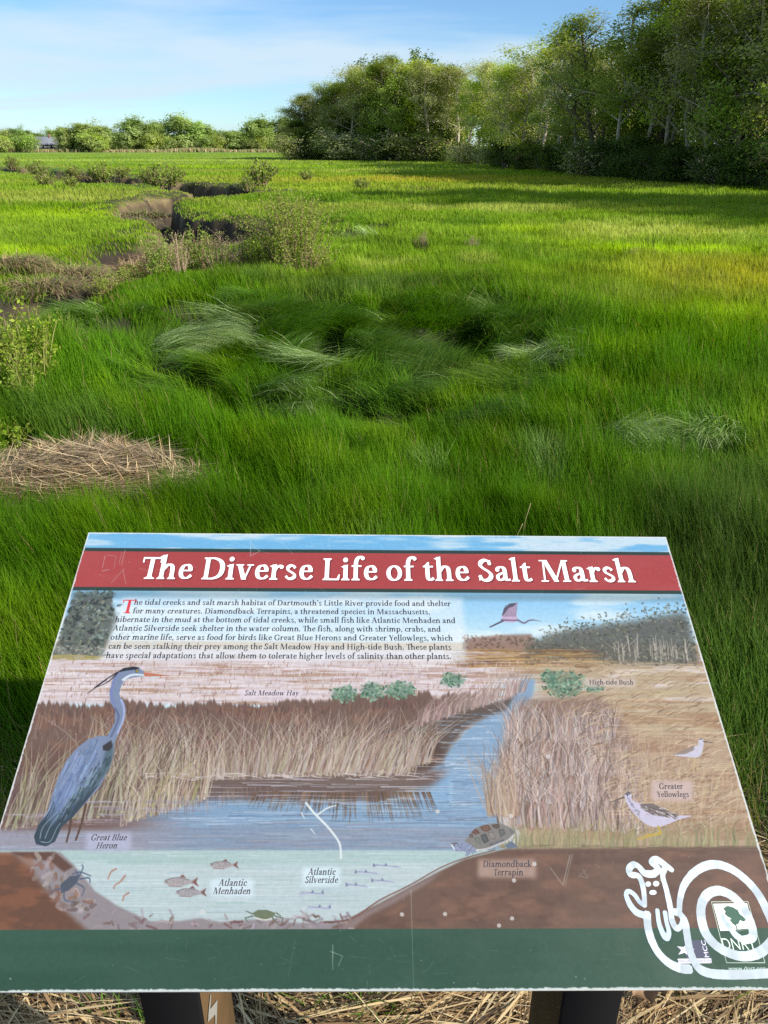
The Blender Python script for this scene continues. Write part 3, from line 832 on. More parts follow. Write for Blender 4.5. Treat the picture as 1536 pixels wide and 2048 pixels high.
# the depth of the wood behind: one mass of leaves and stems
rg = np.random.default_rng(123)
mb = MB(); LC, LCOL = [], []
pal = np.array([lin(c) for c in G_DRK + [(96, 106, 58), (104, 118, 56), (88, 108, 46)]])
for k_ in range(96):
    i_ = rg.integers(0, len(E_) - 1)
    low = .5 if 9 < i_ < 15 else 1.0; t = rg.random(); m_ = E_[i_] * (1 - t) + E_[i_ + 1] * t
    dep = rg.uniform(3.5, 14)
    back = np.array([.82, .57]) * dep if i_ > 10 else np.array([.12, 1.0]) * dep
    x_, y_ = m_[0] + back[0], m_[1] + back[1]; h = m_[2] * rg.uniform(.85, 1.03) * low
    mb.tube([(x_, y_, -.2), (x_ + rg.normal(0, .2), y_, h * .5), (x_ + rg.normal(0, .5), y_, h * .92)], [.16, .12, .03], 5, lin(BK_D) * rg.uniform(.7, 1.6), cap=False)
    for _ in range(56):
        z_ = h * rg.uniform(.03, 1.0) ** 1.35; rad = 2.5 * math.sin(math.pi * min(.97, .25 + .7 * z_ / h)) * math.sqrt(rg.random())
        a = rg.uniform(0, 6.28); c_ = np.array([x_ + rad * math.cos(a), y_ + rad * math.sin(a), z_])
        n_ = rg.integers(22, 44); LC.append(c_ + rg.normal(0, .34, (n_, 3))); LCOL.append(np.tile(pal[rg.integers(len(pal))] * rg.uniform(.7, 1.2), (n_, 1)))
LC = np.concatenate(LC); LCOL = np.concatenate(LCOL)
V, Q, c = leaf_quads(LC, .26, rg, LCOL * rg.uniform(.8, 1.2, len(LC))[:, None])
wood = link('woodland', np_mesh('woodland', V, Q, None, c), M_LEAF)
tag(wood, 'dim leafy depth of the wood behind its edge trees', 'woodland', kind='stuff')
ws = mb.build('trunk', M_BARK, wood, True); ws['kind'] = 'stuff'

# ------------------------------------------------------------------ far shore: trees, house, reeds
FAR = [  # column, foot row, top row, width factor, kind, label
    (-30, 303, 262, 1.2, 'round3', 'pale tree cut by the left frame edge on the far shore'),
    (14, 303, 262, 1.0, 'bare1', 'bare grey tree left of the dark round tree on the far shore'),
    (46, 305, 257, .95, 'round1', 'dark round tree standing in front of the far house'),
    (112, 300, 264, .8, 'bare1', 'bare brown tree beside the far house roof'),
    (134, 301, 254, .85, 'round3', 'olive tree just right of the far house'),
    (160, 301, 258, .8, 'round2', 'small tree left of the darkest tree on the far shore'),
    (178, 302, 247, 1.35, 'round1', 'wide dark tree with a spreading crown on the far shore'),
    (214, 302, 252, .8, 'round3', 'thin pale tree right of the wide dark tree on the far shore'),
    (236, 302, 256, .8, 'bare1', 'bare purplish tree between leafy trees on the far shore'),
    (268, 303, 238, 1.2, 'round2', 'tall bushy green tree on the far shore with bright low leaves'),
    (300, 302, 248, .9, 'round1', 'dark green tree right of the tall bushy one on the far shore'),
    (322, 302, 244, .8, 'round3', 'narrow olive tree left of the tallest far-shore tree'),
    (366, 303, 234, 1.25, 'round2', 'tallest rounded tree in the middle of the far shore'),
    (402, 303, 244, 1.05, 'round3', 'sloping olive tree right of the tallest far-shore tree'),
    (432, 302, 256, .95, 'round1', 'small dark tree on the slope of the far-shore clump'),
    (368, 303, 278, 1.2, 'low1', 'low bright bush in front of the tallest far-shore tree'),
    (422, 303, 274, 1.1, 'low1', 'low bright bush under the sloping olive tree'),
    (462, 302, 262, 1.3, 'round3', 'pale leaning tree left of the gap on the far shore'),
    (486, 302, 272, 1.3, 'low1', 'pale low bush where the far-shore trees step down'),
    (512, 302, 242, 1.15, 'round2', 'smooth rounded tree near the end of the far shore'),
    (545, 302, 238, 1.1, 'round1', 'dark tree beside the tip of the wood on the far shore'),
    (578, 303, 236, 1.1, 'round2', 'green tree half hidden behind the tip of the wood')]
for (px, py, top, wf, kind, lab) in FAR:
    g_ = gpt(px, py, .55); d_ = np.hypot(*g_); sc = 240.0 / d_
    x_, y_ = g_ * sc; dr = ray(px, top); h = CAM_H + 240 * dr[2] / np.hypot(dr[0], dr[1])
    plant_tree(kind, x_, y_, h * 1.03, TR.uniform(0, 6.28), 'shore_tree', lab, 'tree', 'trees on the far shore', wf * (1.3 if kind not in ('low1', 'bare1') else 1.0), z=-.1)
# a second, lower line of trees shows between them
k_ = 0
for px in range(-60, 600, 33):
    dr = ray(px + TR.uniform(-8, 8), 262 + TR.uniform(-6, 6)); s = 285 / np.hypot(dr[0], dr[1])
    kind = ['round1', 'round2', 'round3'][TR.integers(3)]
    plant_tree(kind, dr[0] * s, dr[1] * s, CAM_H + dr[2] * s, TR.uniform(0, 6.28), 'shore_tree', f'distant tree of the line behind the far shore, {ORD[k_]} from the left', 'tree', 'trees in the line behind the far shore', 1.35, z=-.1); k_ += 1

for i_, px in enumerate(range(-20, 600, 27)):   # fillbush: the thicket at the feet of the shore trees
    if 62 < px < 118: continue
    g_ = ray(px + TR.uniform(-7, 7), 300); s = TR.uniform(232, 244) / np.hypot(g_[0], g_[1])
    plant_tree('low1', g_[0] * s, g_[1] * s, TR.uniform(2.6, 4.4), TR.uniform(0, 6.28), 'shore_bush', f'low bush in the thicket under the far-shore trees, {ORD[i_]} from the left', 'bush', 'bushes under the far-shore trees', TR.uniform(1.0, 1.4), z=-.1)
dr = ray(92, 286); s = 250 / np.hypot(dr[0], dr[1])
hr = empty('house', (dr[0] * s, dr[1] * s, 0), 'small grey house with a grey roof between trees on the far shore', 'house', rz=.25, s=.7)
M_HOUSE = plain_mat('house_surfaces', .8, .2, .1, 3)
mb = MB(); mb.box((-5, -3, -.3), (5, 3, 3.0), lin((120, 122, 122)))
mb.add([(-5, -3, 3), (-5, 3, 3), (-5, 0, 5.2), (5, -3, 3), (5, 3, 3), (5, 0, 5.2)], None, [(0, 2, 1), (3, 4, 5)], lin((120, 122, 122)))
mb.build('wall', M_HOUSE, hr)
mb = MB()
for s_ in (-1, 1):
    mb.add([(-5.5, s_ * 3.5, 2.72), (5.5, s_ * 3.5, 2.72), (5.5, 0, 5.35), (-5.5, 0, 5.35), (-5.5, s_ * 3.5, 2.55), (5.5, s_ * 3.5, 2.55), (5.5, 0, 5.2), (-5.5, 0, 5.2)],
           [(0, 1, 2, 3), (4, 7, 6, 5), (0, 4, 5, 1), (0, 3, 7, 4), (1, 5, 6, 2)], None, lin((112, 116, 126)))
rf = mb.build('roof', M_HOUSE, hr)
mb = MB(); mb.box((1.2, -.4, 4.4), (2.0, .4, 6.3), lin((120, 92, 84))); mb.build('chimney', M_HOUSE, rf)
for xw in (-3.4, -.8, 2.2):
    mb = MB(); mb.box((xw - .6, -3.06, .9), (xw + .6, -3.0, 2.3), lin((222, 224, 224))); w_ = mb.build('window', M_HOUSE, hr)
    mb = MB(); mb.box((xw - .5, -3.08, 1.0), (xw + .5, -3.061, 2.2), lin((40, 46, 54))); mb.build('pane', M_HOUSE, w_)

# dry reeds along the far shore
rg = np.random.default_rng(9); n = 26000
px_ = rg.uniform(-140, 590, n); dd_ = 226 + rg.normal(0, 3.2, n) + 2.5 * np.sin(px_ * .03)
drx = (px_ - CX) / F / CP * .955; x_ = drx * dd_; y_ = dd_
dens = fbm(px_ * .018, px_ * 0, 7) + .25 * np.exp(-((px_ - 460) / 50) ** 2) + .2 * np.exp(-((px_ - 10) / 40) ** 2)
k = rg.random(n) < sstep(.35, .75, dens); x_, y_, px_, dens = x_[k], y_[k], px_[k], dens[k]; n = len(x_)
rc = np.array([lin((150, 134, 96)), lin((130, 128, 80)), lin((104, 120, 56)), lin((168, 150, 116))])[rg.integers(0, 4, n)] * rg.uniform(.7, 1.2, n)[:, None]
V, Q, T, c = make_blades(x_, y_, rg.uniform(.35, 1.0, n) * (.3 + 1.1 * dens), np.full(n, .2), rg.normal(0, .12, n), rg.normal(.2, .2, n), rg.uniform(0, 6.28, n), rc, rc * 1.1, np.zeros(n), rg)
tag(link('reeds', np_mesh('reeds', V, Q, T, c), M_STRAW), 'strip of dry tan reeds along the far edge of the marsh', 'reeds', kind='stuff')

# ------------------------------------------------------------------ the interpretive sign
# corners of the panel in the photograph, solved as a 0.914 m wide panel; its plane in the world:
W_S = 0.914
_q = [(178, 1065), (1333, 1074), (1603.1, 1978), (-102.1, 1985)]
_cam = [np.array([(a - CX) / F, (b - CY) / F, 1.0]) for a, b in _q]
_cr = np.cross
_nu = _cr(_cr(_cam[0], _cam[1]), _cr(_cam[3], _cam[2])); _nu /= np.linalg.norm(_nu); _nu *= np.sign(_nu[0])
_nv = _cr(_cr(_cam[0], _cam[3]), _cr(_cam[1], _cam[2])); _nv /= np.linalg.norm(_nv)
_nn = _cr(_nu, _nv); _nn /= np.linalg.norm(_nn)
_Q = [p / (_nn @ p) for p in _cam]
_sc = W_S / np.linalg.norm(_Q[1] - _Q[0])
_Q = [p * _sc for p in _Q]
H_S = np.linalg.norm(_Q[3] - _Q[0])


def cam2world(p):
    return np.array([p[0], p[2] * CP - p[1] * SP, CAM_H - (p[1] * CP + p[2] * SP)])


_Wq = [cam2world(p) for p in _Q]
S_O = sum(_Wq) / 4
S_U = (_Wq[1] - _Wq[0]) + (_Wq[2] - _Wq[3]); S_U /= np.linalg.norm(S_U)
S_V = (_Wq[0] - _Wq[3]) + (_Wq[1] - _Wq[2]); S_V -= S_U * (S_V @ S_U); S_V /= np.linalg.norm(S_V)
S_N = np.cross(S_U, S_V)
S_M = Matrix(((S_U[0], S_V[0], S_N[0], S_O[0]), (S_U[1], S_V[1], S_N[1], S_O[1]), (S_U[2], S_V[2], S_N[2], S_O[2]), (0, 0, 0, 1)))


def s_loc(pts):
    """photograph pixels -> metres on the panel (u right, v up, from its centre)"""
    p = np.atleast_2d(np.asarray(pts, float))
    X = (p[:, 0] - CX) / F; Y = (p[:, 1] - CY) / F
    d = np.stack([X, CP - Y * SP, -(Y * CP + SP)], -1)
    o = np.array([0, 0, CAM_H])
    t = ((S_O - o) @ S_N) / (d @ S_N)
    w_ = o + d * t[:, None] - S_O
    return np.stack([w_ @ S_U, w_ @ S_V], -1)


def s_pix(u, v):
    """metres on the panel -> photograph pixels"""
    w_ = S_O + np.asarray(u)[..., None] * S_U + np.asarray(v)[..., None] * S_V - np.array([0, 0, CAM_H])
    zc = w_[..., 1] * CP - w_[..., 2] * SP
    yc = -(w_[..., 1] * SP + w_[..., 2] * CP)
    return CX + F * w_[..., 0] / zc, CY + F * yc / zc


# ---- a bold serif face drawn with a broad pen
class Glyph:
    T, N = 0.118, 0.042

    def __init__(s): s.q = []
    def quad(s, a, b, c, d): s.q.append(np.array([a, b, c, d], float)); return s
    def stem(s, x, y0, y1, w=None):
        w = s.T if w is None else w
        return s.quad((x - w / 2, y0), (x + w / 2, y0), (x + w / 2, y1), (x - w / 2, y1))
    def bar(s, x0, x1, y, h=None):
        h = s.N if h is None else h
        return s.quad((x0, y - h / 2), (x1, y - h / 2), (x1, y + h / 2), (x0, y + h / 2))
    def ser(s, x, y, up=1, l=0.115, r=0.115, w=None):
        w = s.T if w is None else w
        h = 0.034
        s.quad((x - l, y), (x + r, y), (x + r, y + up * h), (x - l, y + up * h))
        return s.quad((x - l * .8, y + up * h), (x + r * .8, y + up * h), (x + w / 2, y + up * (h + .045)), (x - w / 2, y + up * (h + .045)))
    def flag(s, x, y):
        w = s.T
        return s.quad((x - w / 2 - .075, y - .045), (x - w / 2, y - .085), (x + w / 2, y - .06), (x + w / 2, y + .018))
    def dot(s, x, y, r, ry=None):
        ry = r if ry is None else ry
        a = np.arange(12) * np.pi / 6
        for i in range(0, 12, 2):
            p = [(x + r * math.cos(a[j % 12]), y + ry * math.sin(a[j % 12])) for j in (i, i + 1, i + 2)]
            s.quad((x, y), *p)
        return s
    def pen(s, pts, tk=None, tn=None, close=False, straight=False, ang=0.0):
        tk = s.T if tk is None else tk; tn = s.N if tn is None else tn
        P = np.asarray(pts, float)
        if not straight:
            P = smooth_path(P, 6)
        d = np.gradient(P, axis=0) if len(P) > 2 else np.tile(P[1] - P[0], (2, 1))
        if close:
            d[0] = d[-1] = P[1] - P[-2]
        d /= np.linalg.norm(d, axis=1)[:, None] + 1e-9
        nrm = np.stack([-d[:, 1], d[:, 0]], -1)
        th = np.arctan2(d[:, 1], d[:, 0]) - ang
        w = tn + (tk - tn) * np.abs(np.sin(th)) ** 1.3
        A_, B_ = P + nrm * w[:, None] / 2, P - nrm * w[:, None] / 2
        for i in range(len(P) - 1):
            s.q.append(np.array([A_[i], B_[i], B_[i + 1], A_[i + 1]]))
        return s
    def ring(s, x, y, rx, ry, tk=None, tn=None):
        a = np.linspace(0, 2 * np.pi, 25)
        return s.pen(np.stack([x + rx * np.cos(a), y + ry * np.sin(a)], -1), tk, tn, close=True, straight=True, ang=0.12)
    def line(s, a, b, w):
        a = np.array(a, float); b = np.array(b, float)
        hw = w / 2 * np.hypot(*(b - a)) / max(abs(b[1] - a[1]), 1e-6)
        return s.quad((a[0] - hw, a[1]), (a[0] + hw, a[1]), (b[0] + hw, b[1]), (b[0] - hw, b[1]))


def glyph(ch):
    g = Glyph(); T, N = g.T, g.N
    if ch == ' ': return g, .22
    if ch == '.': return g.dot(.11, .062, .07), .23
    if ch == ',': return g.dot(.11, .062, .068).pen([(.15, .05), (.15, -.03), (.09, -.12)], .05, .03), .23
    if ch == "'": return g.dot(.1, .63, .062).pen([(.14, .62), (.14, .55), (.09, .48)], .05, .03), .21
    if ch == '-': return g.bar(.03, .27, .2, .07), .30
    if ch == 'i': return g.stem(.14, 0, .45).flag(.14, .45).ser(.14, 0).dot(.13, .61, .071), .28
    if ch == 'l': return g.stem(.14, 0, .72).flag(.14, .72).ser(.14, 0), .28
    if ch in 'hn':
        t = .72 if ch == 'h' else .45
        g.stem(.14, 0, t).flag(.14, t).ser(.14, 0, r=.10)
        g.pen([(.17, .30), (.25, .405), (.34, .425), (.405, .37), (.425, .25), (.425, .1), (.425, 0)], T, .06).ser(.425, 0, l=.10)
        return g, .56
    if ch == 'm':
        g.stem(.14, 0, .45).flag(.14, .45).ser(.14, 0, r=.09)
        for o in (0, .275):
            g.pen([(.17 + o, .30), (.24 + o, .405), (.32 + o, .425), (.385 + o, .37), (.412 + o, .25), (.412 + o, .1), (.412 + o, 0)], T, .06).ser(.412 + o, 0, l=.09, r=.09)
        return g, .83
    if ch == 'r': return g.stem(.14, 0, .45).flag(.14, .45).ser(.14, 0).pen([(.17, .27), (.22, .375), (.29, .415), (.35, .41)], .07, .06).dot(.345, .385, .06), .41
    if ch == 'u':
        g.flag(.13, .45).pen([(.13, .45), (.13, .3), (.135, .13), (.19, .045), (.28, .045), (.38, .13)], T, .055)
        return g.stem(.42, 0, .45).flag(.42, .45).quad((.42, 0), (.53, .035), (.53, .06), (.42, .08)), .56
    if ch == 'o': return g.ring(.25, .222, .165, .205), .50
    if ch == 'e':
        g.bar(.14, .40, .255, .04)
        return g.pen([(.37, .245), (.365, .33), (.31, .41), (.235, .42), (.15, .365), (.115, .22), (.15, .09), (.235, .035), (.33, .045), (.42, .12)], T, N, ang=.1), .45
    if ch == 'c':
        return g.pen([(.37, .36), (.31, .415), (.235, .42), (.15, .365), (.115, .22), (.15, .09), (.235, .035), (.33, .045), (.405, .12)], T, N, ang=.1).dot(.355, .35, .06), .43
    if ch == 'a':
        g.pen([(.10, .345), (.15, .405), (.23, .425), (.30, .39), (.325, .29), (.325, .12), (.36, .045), (.46, .055)], T, .05).dot(.115, .345, .058)
        return g.pen([(.31, .26), (.20, .225), (.115, .16), (.115, .08), (.17, .035), (.25, .06), (.31, .12)], .10, .045), .47
    if ch == 'd': return g.ring(.24, .222, .155, .205).stem(.405, 0.01, .72).flag(.405, .72).quad((.405, 0.01), (.52, .035), (.52, .06), (.405, .08)), .545
    if ch == 'b': return g.ring(.30, .222, .155, .205).stem(.135, .02, .72).flag(.135, .72), .53
    if ch == 'p': return g.ring(.30, .222, .155, .205).stem(.14, -.21, .45).flag(.14, .45).ser(.14, -.21), .54
    if ch == 'g':
        g.ring(.225, .30, .125, .135, .10, .04).bar(.30, .46, .41, .055)
        return g.pen([(.17, .17), (.10, .12), (.13, .06), (.25, .04), (.38, .01), (.41, -.08), (.34, -.17), (.2, -.195), (.08, -.15), (.06, -.08), (.13, 0)], .085, .055), .475
    if ch == 'f': return g.pen([(.15, 0), (.15, .3), (.155, .54), (.20, .66), (.28, .705), (.35, .69)], T, .06).dot(.345, .665, .058).bar(.03, .31, .425, .045).ser(.15, 0), .33
    if ch == 't': return g.pen([(.155, .44), (.155, .2), (.17, .07), (.235, .03), (.33, .075)], T, .05).quad((.03, .405), (.21, .405), (.21, .56), (.17, .56)).bar(.03, .32, .425, .045), .345
    if ch == 'k':
        g.stem(.14, 0, .72).flag(.14, .72).ser(.14, 0, r=.09).line((.20, .19), (.40, .44), .05).line((.445, 0), (.26, .27), .115)
        return g.bar(.31, .5, .435, .032).bar(.36, .56, .016, .032), .555
    if ch == 's': return g.pen([(.325, .345), (.28, .41), (.20, .425), (.12, .37), (.135, .285), (.22, .23), (.31, .165), (.315, .085), (.23, .035), (.14, .045), (.075, .115)], .10, .055, ang=-.55), .40
    if ch == 'v': return g.line((.10, .44), (.255, 0), .125).line((.41, .44), (.265, 0), .05).bar(0.0, .22, .435, .032).bar(.31, .50, .435, .032), .50
    if ch == 'w': return g.line((.10, .44), (.235, 0), .12).line((.37, .44), (.245, 0), .045).line((.37, .44), (.515, 0), .12).line((.66, .44), (.525, 0), .045).bar(0, .22, .435, .032).bar(.56, .75, .435, .032), .75
    if ch == 'y': return g.line((.10, .44), (.27, .02), .125).line((.42, .44), (.16, -.18), .05).bar(0, .22, .435, .032).bar(.32, .51, .435, .032).dot(.13, -.165, .055), .50
    if ch == 'T': return g.stem(.30, 0, .65).bar(.03, .57, .625, .05).stem(.05, .49, .63, .04).stem(.55, .49, .63, .04).ser(.30, 0, l=.14, r=.14), .59
    if ch == 'D': return g.stem(.17, .02, .63).ser(.17, 0, r=.05).ser(.17, .65, -1, r=.05).pen([(.16, .628), (.38, .622), (.55, .52), (.605, .33), (.55, .13), (.38, .03), (.16, .022)], .135, .045), .71
    if ch == 'L': return g.stem(.17, 0, .65).ser(.17, 0).ser(.17, .65, -1).bar(.17, .51, .022, .045).quad((.44, .02), (.525, .02), (.535, .17), (.505, .17)), .56
    if ch == 'R': return g.stem(.17, 0, .65).ser(.17, 0).ser(.17, .65, -1, r=.05).pen([(.17, .627), (.36, .62), (.455, .55), (.455, .42), (.37, .345), (.18, .335)], .12, .045).line((.545, 0), (.33, .34), .125).bar(.46, .67, .016, .032), .65
    if ch == 'M': return g.line((.13, 0), (.16, .65), .05).line((.465, 0.0), (.20, .65), .125).line((.44, 0.0), (.715, .65), .045).line((.77, 0), (.745, .65), .125).bar(.03, .24, .017, .034).bar(.65, .88, .017, .034).bar(.04, .22, .633, .034).bar(.68, .87, .633, .034), .91
    if ch == 'A': return g.line((.10, 0), (.32, .66), .05).line((.56, 0), (.33, .66), .13).bar(.17, .48, .22, .045).bar(.01, .22, .016, .032).bar(.45, .68, .016, .032), .68
    if ch == 'S': return g.pen([(.395, .50), (.35, .60), (.25, .63), (.14, .57), (.12, .47), (.20, .38), (.33, .29), (.40, .19), (.36, .08), (.25, .025), (.14, .05), (.07, .17)], .125, .06, ang=-.5).stem(.40, .48, .64, .03).stem(.065, .02, .18, .03), .48
    if ch == 'G': return g.pen([(.58, .50), (.50, .60), (.37, .635), (.20, .57), (.115, .34), (.18, .12), (.34, .025), (.48, .035), (.57, .09)], .13, .05).stem(.58, .05, .27).bar(.47, .69, .27, .035).stem(.60, .46, .64, .035), .71
    if ch == 'B': return g.stem(.17, 0.02, .63).ser(.17, 0, r=.05).ser(.17, .65, -1, r=.05).pen([(.17, .627), (.35, .622), (.44, .56), (.43, .42), (.34, .36), (.18, .345)], .11, .045).pen([(.2, .345), (.40, .34), (.50, .25), (.49, .11), (.38, .025), (.17, .022)], .125, .045), .60
    if ch == 'H': return g.stem(.17, 0, .65).ser(.17, 0).ser(.17, .65, -1).stem(.59, 0, .65).ser(.59, 0).ser(.59, .65, -1).bar(.17, .59, .335, .05), .76
    if ch == 'Y': return g.line((.10, .64), (.31, .26), .125).line((.52, .64), (.33, .26), .05).stem(.31, 0, .30).ser(.31, 0).bar(0, .23, .633, .034).bar(.42, .62, .633, .034), .62
    return g, .4


_gc = {}


def text_quads(txt, shear=0.0, ligTh=False):
    out, xx = [], 0.0
    for j, ch in enumerate(txt):
        if ch not in _gc: _gc[ch] = glyph(ch)
        g, ad = _gc[ch]
        kern = -0.1 if (ch == 'T' and j + 1 < len(txt) and txt[j + 1] in 'her') else 0
        if ch == 'Y': kern = -.07
        if ch == 'A' and j + 1 < len(txt): kern = -.02
        for q_ in g.q:
            p = q_.copy(); p[:, 0] += xx + shear * p[:, 1]
            out.append(p)
        xx += ad + kern
    return out, xx


def line_frame(p0, p1, adv, ys=1.0):
    a, b = s_loc([p0, p1])
    d = b - a; s = np.hypot(*d) / adv; d = d / np.hypot(*d)
    return a, d, np.array([-d[1], d[0]]), s, s * ys


def set_text(lines, z):
    """lines of (text, left px, right px, shear, yscale) -> quads on the panel"""
    V, Q_, n = [], [], 0
    for (txt, p0, p1, sh, ys) in lines:
        qs, adv = text_quads(txt, sh)
        a, d, e, sx, sy = line_frame(p0, p1, adv - .03, ys)
        for j, q_ in enumerate(qs):
            p = a + q_[:, :1] * sx * d + q_[:, 1:] * sy * e
            V.append(np.column_stack([p, np.full(4, z + 1.6e-6 * (j % 40))])); Q_.append(np.arange(4) + n); n += 4
    return np.concatenate(V), np.array(Q_)


TITLE = [("The Diverse Life of the Salt Marsh", (276, 1157.6), (1271, 1164.5), 0.0, 1.16)]
BODY = [("he tidal creeks and salt marsh habitat of Dartmouth's Little River provide food and shelter", (267, 1209.5), (901.5, 1212.4)),
        ("for many creatures. Diamondback Terrapins, a threatened species in Massachusetts,", (264.5, 1226.8), (860, 1229)),
        ("hibernate in the mud at the bottom of tidal creeks, while small fish like Atlantic Menhaden and", (229, 1244), (911, 1246.4)),
        ("Atlantic Silverside seek shelter in the water column. The fish, along with shrimp, crabs, and", (224.5, 1261.5), (881.6, 1263.6)),
        ("other marine life, serve as food for birds like Great Blue Herons and Greater Yellowlegs, which", (220, 1279.5), (905.5, 1281.6)),
        ("can be seen stalking their prey among the Salt Meadow Hay and High-tide Bush. These plants", (215.5, 1297.8), (902.6, 1299.8)),
        ("have special adaptations that allow them to tolerate higher levels of salinity than other plants.", (210.5, 1316.4), (902.5, 1318.2))]
CAPTIONS = [("Salt Meadow Hay", (488, 1391), (597, 1391)), ("High-tide Bush", (1178, 1369), (1267, 1369.5)),
            ("Greater", (1318, 1578), (1366, 1578)), ("Yellowlegs", (1314, 1594), (1378, 1594)),
            ("Great Blue", (180, 1681), (252, 1681)), ("Heron", (191, 1697), (233, 1697)),
            ("Atlantic", (436, 1772), (492, 1772)), ("Menhaden", (425, 1788.5), (500, 1788.5)),
            ("Atlantic", (615, 1750), (670, 1750)), ("Silverside", (609, 1766), (675, 1766)),
            ("Diamondback", (965, 1734.5), (1063, 1734.5)), ("Terrapin", (986, 1751), (1046, 1751))]

# ---- the printed picture: painted stroke by stroke on a fine grid of coloured points
NX, NY = 1260, 850
_u = (np.arange(NX) / (NX - 1) - .5) * W_S
_v = (.5 - np.arange(NY) / (NY - 1)) * H_S
UU, VV = np.meshgrid(_u, _v)
PX, PY = s_pix(UU, VV)                       # photograph pixel of every grid point
_, YR = s_pix(np.zeros(NY), _v)              # its row as read down the panel's middle
YR = np.repeat(YR[:, None], NX, 1)
CAN = np.zeros((NY, NX, 3))
PR = np.random.default_rng(77)


def toC(p):
    l = s_loc(p)
    return np.stack([(l[:, 0] / W_S + .5) * (NX - 1), (.5 - l[:, 1] / H_S) * (NY - 1)], -1)


def cscale(x, y):
    a = toC([(x, y), (x + 4, y)])
    return np.hypot(*(a[1] - a[0])) / 4


def C3(c): return np.asarray(c, float) / 255.0


def put(x0, y0, mask, col):
    h, w = mask.shape
    CAN[y0:y0 + h, x0:x0 + w] = CAN[y0:y0 + h, x0:x0 + w] * (1 - mask[..., None]) + C3(col) * mask[..., None]


def segs(P, rads, col, alpha=1.0, soft=.7):
    """a tapered stroke through canvas points"""
    P = np.asarray(P, float); rads = np.asarray(rads, float)
    pad = rads.max() + soft + 1
    x0 = int(max(0, math.floor(P[:, 0].min() - pad))); x1 = int(min(NX, math.ceil(P[:, 0].max() + pad) + 1))
    y0 = int(max(0, math.floor(P[:, 1].min() - pad))); y1 = int(min(NY, math.ceil(P[:, 1].max() + pad) + 1))
    if x1 <= x0 or y1 <= y0: return
    gx = np.arange(x0, x1)[None, :]; gy = np.arange(y0, y1)[:, None]
    m = np.zeros((y1 - y0, x1 - x0))
    for i in range(len(P) - 1):
        a, b = P[i], P[i + 1]; d = b - a; ll = d @ d + 1e-9
        t = np.clip(((gx - a[0]) * d[0] + (gy - a[1]) * d[1]) / ll, 0, 1)
        dist = np.hypot(gx - a[0] - t * d[0], gy - a[1] - t * d[1])
        m = np.maximum(m, np.clip((rads[i] + t * (rads[i + 1] - rads[i]) - dist) / soft + .5, 0, 1))
    put(x0, y0, m * alpha, col)


def st(p, w0, w1, col, alpha=1.0, smooth=False, soft=.7):
    """stroke given in photograph pixels; widths are photograph pixels"""
    p = np.asarray(p, float)
    s = cscale(*p[0])
    P = toC(p)
    if smooth: P = smooth_path(P, 4)
    segs(P, np.linspace(w0, w1, len(P)) * s / 2, col, alpha, soft)


def fill(p, col, alpha=1.0, soft=0, smooth=False):
    P = toC(p)
    if smooth: P = smooth_path(np.concatenate([P, P[:1]]), 5)[:-1]
    s = int(soft)
    x0 = int(max(0, P[:, 0].min() - 2 - s)); x1 = int(min(NX, P[:, 0].max() + 3 + s))
    y0 = int(max(0, P[:, 1].min() - 2 - s)); y1 = int(min(NY, P[:, 1].max() + 3 + s))
    if x1 <= x0 or y1 <= y0: return
    acc = 0
    for ox, oy in ((-.25, -.25), (.25, -.25), (-.25, .25), (.25, .25)):
        gx = np.arange(x0, x1)[None, :] + ox; gy = np.arange(y0, y1)[:, None] + oy
        ins = np.zeros((y1 - y0, x1 - x0), bool)
        for a, b in zip(P, np.roll(P, -1, 0)):
            if abs(a[1] - b[1]) < 1e-9: continue
            c = (a[1] > gy) != (b[1] > gy)
            ins ^= c & (gx < (b[0] - a[0]) * (gy - a[1]) / (b[1] - a[1]) + a[0])
        acc = acc + ins
    m = acc / 4.0
    for _ in range(2 if s else 0):
        for ax in (0, 1):
            k = s
            pd = np.pad(m, [(k, k) if q == ax else (0, 0) for q in (0, 1)], mode='constant')
            cs = np.cumsum(pd, axis=ax)
            cs = np.concatenate([np.zeros_like(np.take(cs, [0], ax)), cs], ax)
            n_ = 2 * k + 1
            m = (np.take(cs, range(n_, cs.shape[ax]), ax) - np.take(cs, range(0, cs.shape[ax] - n_), ax)) / n_
            m = m[:y1 - y0, :x1 - x0]
    put(x0, y0, m * alpha, col)


def ell(cx, cy, rx, ry, col, alpha=1.0, rot=0, soft=0):
    a = np.linspace(0, 2 * np.pi, 20)[:-1]
    fill(np.stack([cx + rx * np.cos(a) * math.cos(rot) - ry * np.sin(a) * math.sin(rot), cy + rx * np.cos(a) * math.sin(rot) + ry * np.sin(a) * math.cos(rot)], -1), col, alpha, soft)


def pick(cols): 
    c = np.array(cols[PR.integers(len(cols))], float)
    return np.clip(c + PR.normal(0, 7) + PR.normal(0, 3, 3), 0, 255)


def dabs(n, box, rad, cols, alpha=.8, shape=None, ln=0):
    for _ in range(n):
        x, y = PR.uniform(box[0], box[2]), PR.uniform(box[1], box[3])
        if shape is not None and not shape(x, y): continue
        a = PR.uniform(0, 6.28); l = PR.uniform(.3, 1) * (ln or rad)
        st([(x, y), (x + l * math.cos(a), y + l * math.sin(a) * .8)], PR.uniform(.5, 1) * rad, PR.uniform(.3, .8) * rad, pick(cols), alpha)


